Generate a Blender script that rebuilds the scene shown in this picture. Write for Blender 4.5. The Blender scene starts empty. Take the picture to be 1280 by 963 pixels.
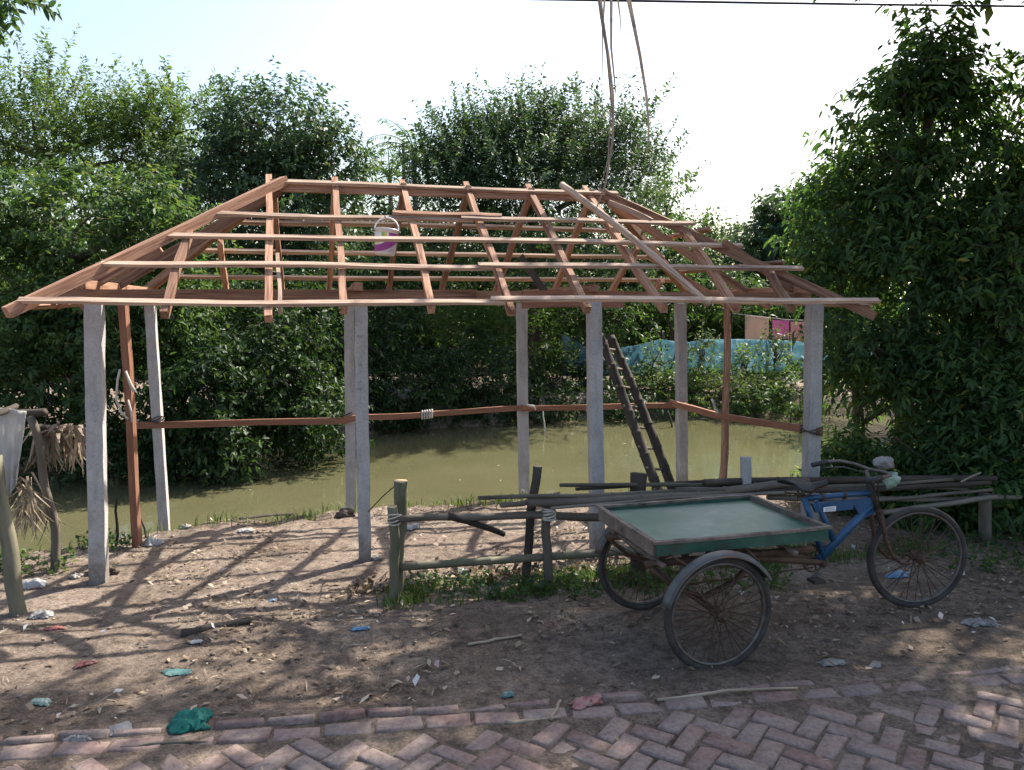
import bpy, math, random
import numpy as np
from mathutils import Vector, Matrix

random.seed(7)
R = math.radians
scene = bpy.context.scene
COL = scene.collection

# ------------------------------------------------------------------ camera
CAM_H = 2.1
F = 985.0
PITCH = math.atan(98.5 / 985.0)
cp, sp = math.cos(PITCH), math.sin(PITCH)
cam_d = bpy.data.cameras.new('camera')
cam_d.sensor_width = 36.0
cam_d.sensor_fit = 'HORIZONTAL'
cam_d.lens = 36.0 * F / 1280.0
cam_d.clip_start = 0.05
cam_d.clip_end = 2000
cam = bpy.data.objects.new('camera', cam_d)
cam.location = (0, 0, CAM_H)
cam.rotation_euler = (math.pi / 2 - PITCH, 0, 0)
COL.objects.link(cam)
scene.camera = cam


def ray(px, py):
    a = (px - 640.0) / F
    b = (481.5 - py) / F
    return Vector((a, cp + b * sp, -sp + b * cp))


def P(px, py, Y):
    """where the line of sight reaches the distance Y"""
    d = ray(px, py)
    return Vector((0, 0, CAM_H)) + d * (Y / d.y)


# ------------------------------------------------------------------ noise
def _h(ix, iy, s):
    v = np.sin(ix * 127.1 + iy * 311.7 + s * 74.7) * 43758.5453
    return v - np.floor(v)


def vnoise(x, y, s=0):
    x = np.asarray(x, dtype=np.float64)
    y = np.asarray(y, dtype=np.float64)
    ix, iy = np.floor(x), np.floor(y)
    fx, fy = x - ix, y - iy
    fx = fx * fx * (3 - 2 * fx)
    fy = fy * fy * (3 - 2 * fy)
    a = _h(ix, iy, s) * (1 - fx) + _h(ix + 1, iy, s) * fx
    b = _h(ix, iy + 1, s) * (1 - fx) + _h(ix + 1, iy + 1, s) * fx
    return a * (1 - fy) + b * fy


def fbm(x, y, s=0, o=4):
    t, a, n = 0, 0.5, 0
    for k in range(o):
        t = t + a * vnoise(x * 2 ** k, y * 2 ** k, s + k * 13)
        n += a
        a *= 0.5
    return t / n


def vnoise3(p, s=0):
    i = np.floor(p); f = p - i
    f = f * f * (3 - 2 * f)
    def h(dx, dy, dz):
        v = np.sin((i[:, 0] + dx) * 127.1 + (i[:, 1] + dy) * 311.7 + (i[:, 2] + dz) * 191.3 + s * 74.7) * 43758.5453
        return v - np.floor(v)
    def lx(dy, dz):
        return h(0, dy, dz) * (1 - f[:, 0]) + h(1, dy, dz) * f[:, 0]
    a = lx(0, 0) * (1 - f[:, 1]) + lx(1, 0) * f[:, 1]
    b = lx(0, 1) * (1 - f[:, 1]) + lx(1, 1) * f[:, 1]
    return a * (1 - f[:, 2]) + b * f[:, 2]


def smooth(a, b, x):
    t = np.clip((x - a) / (b - a), 0, 1)
    return t * t * (3 - 2 * t)


# ------------------------------------------------------------------ terrain
RA = R(8.1)
RC, RS = math.cos(RA), math.sin(RA)
ROAD_V = 3.99
WATER_Z = -0.75
NX = [-40, -12, -6.2, -4.7, -4.15, -3.7, -3.2, -1.8, -0.4, 1.3, 3.2, 5.0, 8, 14, 40]
NY = [5.0, 6.3, 6.7, 7.2, 7.85, 8.45, 8.75, 9.1, 9.5, 9.95, 10.5, 10.6, 9.5, 9.5, 9.5]
FX = [-40, -12, -7, -4, -2.5, 2, 7, 12, 40]
FY = [13, 13, 14.2, 16.2, 17.8, 19.6, 20.3, 19.8, 19]


def near_edge(x):
    return np.interp(x, NX, NY)


def far_edge(x):
    return np.interp(x, FX, FY)


def zg(x, y):
    x = np.asarray(x, dtype=np.float64)
    y = np.asarray(y, dtype=np.float64)
    v = -RS * x + RC * y
    z = np.interp(v, [-60, ROAD_V - 0.02, ROAD_V + 0.05, 4.3, 5.3, 5.9, 6.6, 9, 12],
                  [-0.035, -0.035, -0.006, -0.035, -0.055, -0.14, -0.2, -0.29, -0.3])
    damp = smooth(ROAD_V, ROAD_V + 0.3, v)
    road = 1 - smooth(ROAD_V - .02, ROAD_V + .1, v)
    z = z + road * (.0215 + .024 * (fbm(x * 2.1, y * 2.1, 203) - .5) + .014 * (fbm(x * 13, y * 13, 207) - .5))
    z = z + damp * (0.05 * (fbm(x * 1.3, y * 1.3, 3) - .5) + 0.035 * (fbm(x * 5, y * 5, 9) - .5) + 0.012 * (fbm(x * 19, y * 19, 29, 3) - .5))
    wob = 0.35 * (fbm(x * 1.1, y * 1.1, 41) - .5) + 0.25 * (fbm(x * 4, y * 4, 51) - .5)
    e = near_edge(x) - y + wob * 1.2
    bank = 1 - smooth(-0.75, 0.12, e)
    lump = 0.07 * np.exp(-((e - 0.35) / 0.35) ** 2) * (fbm(x * 3, y * 3, 61) - .35) * 2
    z = z + lump * damp
    farz = -1.7 + 1.5 * smooth(-0.6, 0.9, y - far_edge(x) + wob * 1.5) + 0.12 * (fbm(x * 2, y * 2, 77) - .5)
    z = z * (1 - bank) + farz * bank
    return z


def gz(x, y):
    return float(zg(x, y))


def G(px, py, lift=0.0):
    """where the line of sight meets the ground"""
    d = ray(px, py)
    lo, t = 1.0, 1.0
    o = Vector((0, 0, CAM_H))
    while t < 60:
        p = o + d * t
        if p.z <= gz(p.x, p.y):
            break
        lo = t
        t += 0.05
    hi = t
    for _ in range(14):
        m = (lo + hi) / 2
        p = o + d * m
        if p.z <= gz(p.x, p.y):
            hi = m
        else:
            lo = m
    p = o + d * hi
    p.z += lift
    return p


# ------------------------------------------------------------------ materials
def new_mat(name):
    m = bpy.data.materials.new(name)
    m.use_nodes = True
    nt = m.node_tree
    nt.nodes.clear()
    out = nt.nodes.new('ShaderNodeOutputMaterial')
    return m, nt, out


def N(nt, typ, **kw):
    n = nt.nodes.new(typ)
    for k, v in kw.items():
        if k.startswith('_'):
            setattr(n, k[1:], v)
        else:
            n.inputs[k].default_value = v
    return n


def c4(c):
    return (c[0], c[1], c[2], 1.0)


def ramp(nt, fac, stops):
    r = nt.nodes.new('ShaderNodeValToRGB')
    e = r.color_ramp.elements
    while len(e) < len(stops):
        e.new(0.5)
    for k, (p, c) in enumerate(stops):
        e[k].position = p
        e[k].color = c4(c)
    nt.links.new(fac, r.inputs['Fac'])
    return r.outputs['Color']


def coords(nt, stretch=(1, 1, 1), rnd=True):
    tc = nt.nodes.new('ShaderNodeTexCoord')
    mp = nt.nodes.new('ShaderNodeMapping')
    mp.inputs['Scale'].default_value = stretch
    src = tc.outputs['Object']
    if rnd:
        oi = nt.nodes.new('ShaderNodeObjectInfo')
        ml = nt.nodes.new('ShaderNodeMath')
        ml.operation = 'MULTIPLY'
        ml.inputs[1].default_value = 37.0
        nt.links.new(oi.outputs['Random'], ml.inputs[0])
        ad = nt.nodes.new('ShaderNodeVectorMath')
        ad.operation = 'ADD'
        nt.links.new(src, ad.inputs[0])
        nt.links.new(ml.outputs[0], ad.inputs[1])
        src = ad.outputs[0]
    nt.links.new(src, mp.inputs['Vector'])
    return mp.outputs['Vector']


def noise(nt, vec, scale, detail=5, rough=0.6, dist=0.0):
    n = N(nt, 'ShaderNodeTexNoise', Scale=scale, Detail=detail, Roughness=rough, Distortion=dist)
    nt.links.new(vec, n.inputs['Vector'])
    return n.outputs['Fac']


def mixc(nt, fac, a, b, mode='MIX'):
    m = nt.nodes.new('ShaderNodeMix')
    m.data_type = 'RGBA'
    m.blend_type = mode
    for v, i in ((fac, 0), (a, 6), (b, 7)):
        if hasattr(v, 'is_linked'):
            nt.links.new(v, m.inputs[i])
        elif i == 0:
            m.inputs[0].default_value = v
        else:
            m.inputs[i].default_value = c4(v)
    return m.outputs[2]


def bump(nt, h, strength=0.4, dist=0.01):
    b = N(nt, 'ShaderNodeBump', Strength=strength, Distance=dist)
    nt.links.new(h, b.inputs['Height'])
    return b.outputs['Normal']


def surf(name, c1, c2, scale=6, stretch=(1, 1, 1), rough=0.8, bmp=0.3, bdist=0.006, spec=0.3, dark=None, dark_at=0.62,
         metallic=0.0, island=0.0, objvar=0.0):
    """a worn two tone surface with fine grain and patches of dirt"""
    m, nt, out = new_mat(name)
    v = coords(nt, stretch)
    f = noise(nt, v, scale)
    col = ramp(nt, f, [(0.3, c1), (0.7, c2)])
    if dark is not None:
        f2 = noise(nt, v, scale * 0.37, 6, 0.7)
        r2 = ramp(nt, f2, [(dark_at - .06, (0, 0, 0)), (dark_at + .08, (1, 1, 1))])
        col = mixc(nt, r2, col, dark)
    if objvar:
        oi = nt.nodes.new('ShaderNodeObjectInfo')
        mr = N(nt, 'ShaderNodeMapRange')
        mr.inputs['To Min'].default_value = 1 - objvar
        mr.inputs['To Max'].default_value = 1 + objvar
        nt.links.new(oi.outputs['Random'], mr.inputs['Value'])
        col = mixc(nt, 1.0, col, mr.outputs[0], 'MULTIPLY')
    if island:
        g = nt.nodes.new('ShaderNodeNewGeometry')
        mr = N(nt, 'ShaderNodeMapRange')
        mr.inputs['To Min'].default_value = 1 - island
        mr.inputs['To Max'].default_value = 1 + island
        nt.links.new(g.outputs['Random Per Island'], mr.inputs['Value'])
        col = mixc(nt, 1.0, col, mr.outputs[0], 'MULTIPLY')
    b = N(nt, 'ShaderNodeBsdfPrincipled', Roughness=rough, Metallic=metallic)
    b.inputs['Specular IOR Level'].default_value = spec
    nt.links.new(col, b.inputs['Base Color'])
    if bmp:
        f3 = noise(nt, v, scale * 3.1, 6, 0.7)
        nt.links.new(bump(nt, f3, bmp, bdist), b.inputs['Normal'])
    nt.links.new(b.outputs[0], out.inputs['Surface'])
    return m


def leafmat(name, stops, trans=0.35, gloss=0.35, spec=0.35, tcol=1.5):
    m, nt, out = new_mat(name)
    g = nt.nodes.new('ShaderNodeNewGeometry')
    col = ramp(nt, g.outputs['Random Per Island'], stops)
    b = N(nt, 'ShaderNodeBsdfPrincipled', Roughness=gloss)
    b.inputs['Specular IOR Level'].default_value = spec
    nt.links.new(col, b.inputs['Base Color'])
    t = nt.nodes.new('ShaderNodeBsdfTranslucent')
    tc = mixc(nt, 1.0, col, (tcol * 1.15, tcol * 1.1, tcol * .5), 'MULTIPLY')
    nt.links.new(tc, t.inputs['Color'])
    mx = nt.nodes.new('ShaderNodeMixShader')
    mx.inputs[0].default_value = trans
    nt.links.new(b.outputs[0], mx.inputs[1])
    nt.links.new(t.outputs[0], mx.inputs[2])
    nt.links.new(mx.outputs[0], out.inputs['Surface'])
    return m


def clothmat(name, c1, c2, scale=8, trans=0.25, rough=0.8, spec=0.2, dark=None):
    m, nt, out = new_mat(name)
    v = coords(nt)
    col = ramp(nt, noise(nt, v, scale), [(0.3, c1), (0.7, c2)])
    if dark is not None:
        r2 = ramp(nt, noise(nt, v, scale * .5, 6, .75), [(.5, (0, 0, 0)), (.68, (1, 1, 1))])
        col = mixc(nt, r2, col, dark)
    b = N(nt, 'ShaderNodeBsdfPrincipled', Roughness=rough)
    b.inputs['Specular IOR Level'].default_value = spec
    nt.links.new(col, b.inputs['Base Color'])
    t = nt.nodes.new('ShaderNodeBsdfTranslucent')
    nt.links.new(col, t.inputs['Color'])
    mx = nt.nodes.new('ShaderNodeMixShader')
    mx.inputs[0].default_value = trans
    nt.links.new(b.outputs[0], mx.inputs[1])
    nt.links.new(t.outputs[0], mx.inputs[2])
    nt.links.new(mx.outputs[0], out.inputs['Surface'])
    return m


M = {}
def concrete_mat():
    m, nt, out = new_mat('concrete')
    v = coords(nt)
    col = ramp(nt, noise(nt, v, 5), [(.3, (.36, .34, .335)), (.7, (.48, .455, .445))])
    st = ramp(nt, noise(nt, coords(nt, (.5, 3, 3)), 4, 7, .75), [(.5, (0, 0, 0)), (.7, (1, 1, 1))])
    col = mixc(nt, mixc(nt, .6, (0, 0, 0), st), col, (.22, .205, .195))
    fine = ramp(nt, noise(nt, v, 60, 5, .7), [(.35, (.72, .72, .72)), (.55, (1, 1, 1))])
    col = mixc(nt, .8, col, fine, 'MULTIPLY')
    tc = nt.nodes.new('ShaderNodeTexCoord')
    sx = nt.nodes.new('ShaderNodeSeparateXYZ')
    nt.links.new(tc.outputs['Object'], sx.inputs[0])
    ad = nt.nodes.new('ShaderNodeMath'); ad.operation = 'MULTIPLY_ADD'
    nt.links.new(noise(nt, v, 9, 6, .75), ad.inputs[0]); ad.inputs[1].default_value = -.9
    nt.links.new(sx.outputs['X'], ad.inputs[2])
    mr = N(nt, 'ShaderNodeMapRange')
    mr.inputs['From Min'].default_value = -.22; mr.inputs['From Max'].default_value = .12
    mr.inputs['To Min'].default_value = .85; mr.inputs['To Max'].default_value = 0
    nt.links.new(ad.outputs[0], mr.inputs['Value'])
    col = mixc(nt, mr.outputs[0], col, (.15, .12, .10))
    b = N(nt, 'ShaderNodeBsdfPrincipled', Roughness=.92)
    b.inputs['Specular IOR Level'].default_value = .2
    nt.links.new(col, b.inputs['Base Color'])
    nt.links.new(bump(nt, noise(nt, v, 26, 7, .75), .6, .006), b.inputs['Normal'])
    nt.links.new(b.outputs[0], out.inputs['Surface'])
    return m


M['concrete'] = concrete_mat()
M['timber'] = surf('sawn_red_timber', (.22, .105, .065), (.43, .26, .175), 9, (.35, 7, 7), .8, .5, .003, .2, dark=(.13, .06, .04), dark_at=.57, objvar=.36)
M['batten'] = surf('sawn_pale_timber', (.32, .215, .155), (.56, .42, .325), 9, (.35, 7, 7), .8, .5, .003, .2, dark=(.19, .12, .09), dark_at=.57, objvar=.32)
M['orange_timber'] = surf('fresh_orange_timber', (.19, .082, .05), (.33, .17, .11), 9, (.35, 7, 7), .75, .45, .003, .2, dark=(.14, .06, .035), dark_at=.62, objvar=.15)
M['cut_wood'] = surf('cut_wood_end', (.5, .36, .2), (.6, .45, .27), 14, rough=.8, bmp=.2)
M['old_wood'] = surf('weathered_wood', (.08, .068, .056), (.175, .148, .12), 8, (.25, 1.4, 1.4), .9, .6, .006, .2, dark=(.05, .045, .04), objvar=.25)
M['dark_wood'] = surf('dark_wet_wood', (.03, .025, .021), (.075, .06, .05), 8, (.25, 1.4, 1.4), .85, .6, .006, .25, objvar=.25)
M['bamboo'] = surf('old_bamboo', (.115, .10, .082), (.205, .18, .15), 7, (.3, 1.3, 1.3), .65, .25, .004, .35, dark=(.07, .06, .05), dark_at=.6, objvar=.3)
M['mossy_bamboo'] = surf('mossy_bamboo', (.115, .105, .07), (.20, .18, .125), 7, (.3, 1.3, 1.3), .75, .35, .004, .3, dark=(.07, .08, .04), dark_at=.58)
M['bark'] = surf('bark', (.07, .055, .045), (.16, .13, .10), 7, (1, 1, .3), .95, .8, .02, .15)
M['rubber'] = surf('dusty_rubber', (.028, .026, .025), (.075, .066, .06), 9, rough=.85, bmp=.25, spec=.25)
M['rust'] = surf('rusty_steel', (.05, .03, .022), (.115, .065, .042), 22, rough=.7, bmp=.3, bdist=.002, spec=.4, dark=(.05, .035, .03), metallic=.25)
M['steel'] = surf('dull_steel', (.10, .09, .085), (.19, .17, .155), 22, rough=.55, bmp=.15, bdist=.001, metallic=.7, dark=(.12, .07, .045), dark_at=.58)
M['green_paint'] = surf('worn_green_paint', (.020, .082, .056), (.032, .115, .082), 5, rough=.40, bmp=.2, bdist=.002, spec=.5, dark=(.09, .15, .12), dark_at=.56)
M['green_side'] = surf('dirty_green_paint', (.022, .07, .05), (.045, .11, .08), 7, rough=.6, bmp=.25, bdist=.003, dark=(.05, .045, .038), dark_at=.55)
M['tray_wood'] = surf('worn_tray_wood', (.11, .085, .07), (.22, .175, .145), 11, rough=.75, bmp=.35, bdist=.003, dark=(.05, .045, .04), dark_at=.6)
M['fender'] = surf('worn_grey_metal', (.07, .07, .072), (.13, .13, .13), 9, rough=.5, bmp=.2, bdist=.002, metallic=.3, dark=(.13, .075, .05), dark_at=.57)
M['blue_paint'] = surf('scuffed_blue_paint', (.012, .062, .145), (.018, .088, .195), 9, rough=.42, bmp=.15, bdist=.001, spec=.5, dark=(.04, .06, .09), dark_at=.63)
M['black'] = surf('worn_black_vinyl', (.02, .02, .022), (.05, .05, .052), 15, rough=.55, bmp=.2, bdist=.002)
M['plate'] = surf('white_plate', (.7, .71, .72), (.8, .8, .8), 14, rough=.5, bmp=0)
M['ink'] = surf('grey_ink', (.2, .22, .25), (.28, .3, .33), 14, rough=.6, bmp=0)
M['white_cloth'] = clothmat('white_cloth', (.46, .45, .43), (.62, .60, .58), 7, .25, dark=(.27, .25, .22))
M['white_plastic'] = clothmat('white_plastic', (.42, .42, .42), (.62, .62, .61), 9, .3, .4, .5, dark=(.26, .24, .21))
M['grey_plastic'] = clothmat('grey_plastic', (.20, .195, .19), (.40, .39, .38), 11, .25, .4, .5, dark=(.16, .145, .13))
M['rope'] = surf('pale_rope', (.42, .38, .33), (.6, .56, .5), 30, rough=.9, bmp=.4, bdist=.002)
M['green_cloth'] = clothmat('green_cloth', (.012, .11, .09), (.022, .175, .145), 9, .15, dark=(.02, .075, .063))
M['red_plastic'] = clothmat('red_plastic', (.30, .085, .08), (.40, .17, .155), 16, .25, .35, .4, dark=(.36, .30, .28))
M['blue_plastic'] = clothmat('blue_plastic', (.08, .19, .34), (.16, .30, .46), 12, .2, .35, .5)
M['teal_plastic'] = clothmat('teal_plastic', (.06, .17, .17), (.12, .22, .21), 12, .2, .35, .5)
M['palegreen_plastic'] = clothmat('pale_green_plastic', (.24, .40, .30), (.55, .62, .56), 14, .3, .35, .5)
M['blue_net'] = clothmat('blue_net', (.21, .36, .42), (.30, .45, .50), 3, .6, .7, .2, dark=(.42, .60, .66))
M['peach_cloth'] = clothmat('peach_cloth', (.60, .43, .34), (.66, .49, .39), 4, .35)
M['pink_cloth'] = clothmat('pink_cloth', (.60, .20, .36), (.68, .27, .44), 4, .35)
M['rose_cloth'] = clothmat('rose_cloth', (.58, .30, .30), (.64, .38, .38), 4, .35)
M['pale_cloth'] = clothmat('pale_cloth', (.50, .55, .62), (.6, .65, .7), 4, .35)
M['thatch'] = surf('dry_thatch', (.17, .13, .09), (.36, .29, .21), 10, rough=.95, bmp=.4, island=.4)
M['dry_frond'] = clothmat('dry_frond', (.20, .155, .125), (.33, .27, .22), 9, .2)
M['mud'] = surf('dark_mud', (.075, .058, .046), (.15, .12, .095), 12, rough=.95, bmp=.7, bdist=.015)
M['stone'] = surf('pale_stone', (.26, .235, .21), (.38, .35, .31), 9, rough=.95, bmp=.5, bdist=.008)
M['straw_stick'] = surf('pale_straw_stick', (.24, .19, .14), (.36, .30, .23), 9, (.2, 1.4, 1.4), .85, .3, .003, .2)
M['cable'] = surf('black_cable', (.02, .02, .02), (.035, .035, .035), 10, rough=.6, bmp=0)
M['pail'] = surf('white_pail_plastic', (.70, .69, .70), (.78, .77, .78), 8, rough=.35, bmp=0, spec=.5)
M['red_wall'] = surf('pink_plaster', (.36, .15, .12), (.46, .21, .17), 3, rough=.9, bmp=.2)
M['tin'] = surf('old_tin_sheet', (.22, .2, .19), (.32, .29, .27), 4, rough=.55, metallic=.4, bmp=.1, dark=(.18, .09, .05))
M['dark_void'] = surf('dark_interior', (.02, .018, .016), (.03, .028, .025), 4, bmp=0)

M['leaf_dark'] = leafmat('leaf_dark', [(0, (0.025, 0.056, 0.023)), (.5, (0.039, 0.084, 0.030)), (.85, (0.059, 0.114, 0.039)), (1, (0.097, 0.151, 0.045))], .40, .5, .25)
M['leaf_shaded'] = leafmat('leaf_shaded', [(0, (.014, .034, .014)), (.55, (.024, .054, .018)), (.88, (.042, .085, .026)), (1, (.085, .135, .045))], .34, .5, .25)  # darker leaf copy, the shade under the trees put into its colour
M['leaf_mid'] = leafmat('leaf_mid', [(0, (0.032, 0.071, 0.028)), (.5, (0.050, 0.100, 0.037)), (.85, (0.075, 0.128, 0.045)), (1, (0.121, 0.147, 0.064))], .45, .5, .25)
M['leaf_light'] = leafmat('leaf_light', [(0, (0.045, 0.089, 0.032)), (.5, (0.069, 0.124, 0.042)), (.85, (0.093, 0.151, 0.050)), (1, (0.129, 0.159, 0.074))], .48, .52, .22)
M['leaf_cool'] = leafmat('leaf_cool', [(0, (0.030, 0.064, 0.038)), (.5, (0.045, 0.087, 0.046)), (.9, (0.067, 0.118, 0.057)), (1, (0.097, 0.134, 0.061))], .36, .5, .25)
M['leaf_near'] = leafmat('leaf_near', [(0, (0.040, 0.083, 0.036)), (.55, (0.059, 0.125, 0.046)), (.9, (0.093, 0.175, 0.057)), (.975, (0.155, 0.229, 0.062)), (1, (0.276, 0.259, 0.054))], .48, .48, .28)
M['grass'] = leafmat('grass', [(0, (.04, .085, .018)), (.6, (.065, .12, .025)), (.9, (.10, .15, .035)), (1, (.2, .18, .08))], .35, .5, .3)
M['dead'] = leafmat('dead_leaf', [(0, (.055, .04, .03)), (.3, (.12, .085, .06)), (.6, (.20, .15, .105)), (.85, (.30, .235, .17)), (1, (.42, .36, .28))], .1, .8, .15, 1.0)
M['scrap'] = leafmat('scrap', [(0, (.5, .5, .5)), (.4, (.62, .6, .58)), (.6, (.35, .36, .38)), (.8, (.5, .42, .40)), (.9, (.2, .34, .42)), (1, (.5, .24, .22))], .2, .5, .4, 1.0)


def ground_mat():
    m, nt, out = new_mat('trodden_earth')
    v = coords(nt, rnd=False)
    a = ramp(nt, noise(nt, v, 1.1, 6, .65), [(.33, (.15, .116, .092)), (.5, (.228, .18, .146)), (.7, (.30, .246, .203))])
    b = ramp(nt, noise(nt, v, 13, 8, .72), [(.34, (.45, .43, .41)), (.5, (.92, .92, .92)), (.66, (1.28, 1.26, 1.22))])
    col = mixc(nt, 1.0, a, b, 'MULTIPLY')
    c = ramp(nt, noise(nt, v, 55, 4, .7), [(.36, (.55, .52, .5)), (.52, (1, 1, 1)), (.68, (1.3, 1.27, 1.22))])
    col = mixc(nt, .8, col, c, 'MULTIPLY')
    f = ramp(nt, noise(nt, v, 2.7, 8, .75, .6), [(.56, (0, 0, 0)), (.68, (1, 1, 1))])
    col = mixc(nt, f, col, (.10, .08, .067))
    # strip next to the road: shade painted into the colour, plus oily soil
    sx = nt.nodes.new('ShaderNodeSeparateXYZ')
    nt.links.new(v, sx.inputs[0])
    ma = nt.nodes.new('ShaderNodeMath'); ma.operation = 'MULTIPLY_ADD'
    nt.links.new(sx.outputs['X'], ma.inputs[0]); ma.inputs[1].default_value = -RS
    mb = nt.nodes.new('ShaderNodeMath'); mb.operation = 'MULTIPLY'
    nt.links.new(sx.outputs['Y'], mb.inputs[0]); mb.inputs[1].default_value = RC
    nt.links.new(mb.outputs[0], ma.inputs[2])
    nz = nt.nodes.new('ShaderNodeMath'); nz.operation = 'MULTIPLY_ADD'
    nt.links.new(noise(nt, v, 1.9, 6, .7), nz.inputs[0]); nz.inputs[1].default_value = 2.2
    nt.links.new(ma.outputs[0], nz.inputs[2])
    st = ramp(nt, nz.outputs[0], [(0, (0, 0, 0)), (1, (1, 1, 1))])
    mr = N(nt, 'ShaderNodeMapRange')
    mr.inputs['From Min'].default_value = 6.0
    mr.inputs['From Max'].default_value = 7.3
    mr.inputs['To Min'].default_value = .38
    mr.inputs['To Max'].default_value = 0.0
    nt.links.new(nz.outputs[0], mr.inputs['Value'])
    col = mixc(nt, mr.outputs[0], col, mixc(nt, 1.0, col, (.5, .47, .45), 'MULTIPLY'))
    p = N(nt, 'ShaderNodeBsdfPrincipled', Roughness=.95)
    p.inputs['Specular IOR Level'].default_value = .15
    nt.links.new(col, p.inputs['Base Color'])
    h1 = noise(nt, v, 24, 8, .75)
    nt.links.new(bump(nt, h1, .9, .03), p.inputs['Normal'])
    nt.links.new(p.outputs[0], out.inputs['Surface'])
    return m


def brick_mat():
    m, nt, out = new_mat('worn_road_brick')
    v = coords(nt, rnd=False)
    g = nt.nodes.new('ShaderNodeNewGeometry')
    col = ramp(nt, g.outputs['Random Per Island'], [(0, (.175, .108, .095)), (.3, (.235, .15, .13)), (.6, (.215, .165, .15)), (.85, (.26, .175, .155)), (1, (.165, .14, .13))])
    d = ramp(nt, noise(nt, v, 3.3, 8, .72), [(.4, (0, 0, 0)), (.62, (1, 1, 1))])
    col = mixc(nt, mixc(nt, .8, (0, 0, 0), d), col, (.27, .22, .195))
    f = ramp(nt, noise(nt, v, 34, 6, .75), [(.35, (.6, .58, .56)), (.55, (1, 1, 1)), (.7, (1.2, 1.2, 1.2))])
    col = mixc(nt, .85, col, f, 'MULTIPLY')
    p = N(nt, 'ShaderNodeBsdfPrincipled', Roughness=.85)
    p.inputs['Specular IOR Level'].default_value = .25
    nt.links.new(col, p.inputs['Base Color'])
    nt.links.new(bump(nt, noise(nt, v, 30, 8, .75), .6, .012), p.inputs['Normal'])
    nt.links.new(p.outputs[0], out.inputs['Surface'])
    return m


def water_mat():
    m, nt, out = new_mat('murky_pond_water')
    v = coords(nt, rnd=False)
    col = ramp(nt, noise(nt, v, .5, 4, .6), [(.3, (.082, .080, .041)), (.7, (.106, .102, .055))])
    p = N(nt, 'ShaderNodeBsdfPrincipled', Roughness=.07)
    p.inputs['IOR'].default_value = 1.33
    nt.links.new(col, p.inputs['Base Color'])
    h1 = noise(nt, coords(nt, (1.0, 1.0, 1), False), 2.2, 3, .5)
    h2 = noise(nt, coords(nt, (1.0, 1.0, 1), False), 14, 3, .6)
    b1 = N(nt, 'ShaderNodeBump', Strength=.16, Distance=.05)
    nt.links.new(h1, b1.inputs['Height'])
    b2 = N(nt, 'ShaderNodeBump', Strength=.09, Distance=.012)
    nt.links.new(h2, b2.inputs['Height'])
    nt.links.new(b1.outputs[0], b2.inputs['Normal'])
    nt.links.new(b2.outputs[0], p.inputs['Normal'])
    nt.links.new(p.outputs[0], out.inputs['Surface'])
    return m


M['ground'] = ground_mat()
M['brick'] = brick_mat()
M['water'] = water_mat()


# ------------------------------------------------------------------ object helpers
ROOTS = {}


def tag(o, label=None, cat=None, group=None, kind=None):
    if label: o['label'] = label
    if cat: o['category'] = cat
    if group: o['group'] = group
    if kind: o['kind'] = kind
    return o


def thing(name, label, cat, loc, rot=None, group=None):
    o = bpy.data.objects.new(name, None)
    o.empty_display_size = .2
    mat = Matrix.Translation(Vector(loc))
    if rot is not None:
        mat = mat @ rot.to_4x4()
    COL.objects.link(o)
    o.matrix_world = mat
    ROOTS[o.name] = mat
    return tag(o, label, cat, group)


def world_of(o):
    return ROOTS.get(o.name, Matrix.Identity(4))


def link(name, me, mat, parent=None, mw=None, smooth_=False):
    """mw: the object's matrix in the parent's space when the parent is given, else in the world"""
    o = bpy.data.objects.new(name, me)
    if mat is not None:
        for m in (mat if isinstance(mat, (list, tuple)) else [mat]):
            me.materials.append(m)
    COL.objects.link(o)
    mw = mw or Matrix.Identity(4)
    if parent is not None:
        o.parent = parent
        o.matrix_local = mw
        ROOTS[o.name] = world_of(parent) @ mw
    else:
        o.matrix_world = mw
        ROOTS[o.name] = mw
    if smooth_:
        for p in me.polygons:
            p.use_smooth = True
    return o


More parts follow.
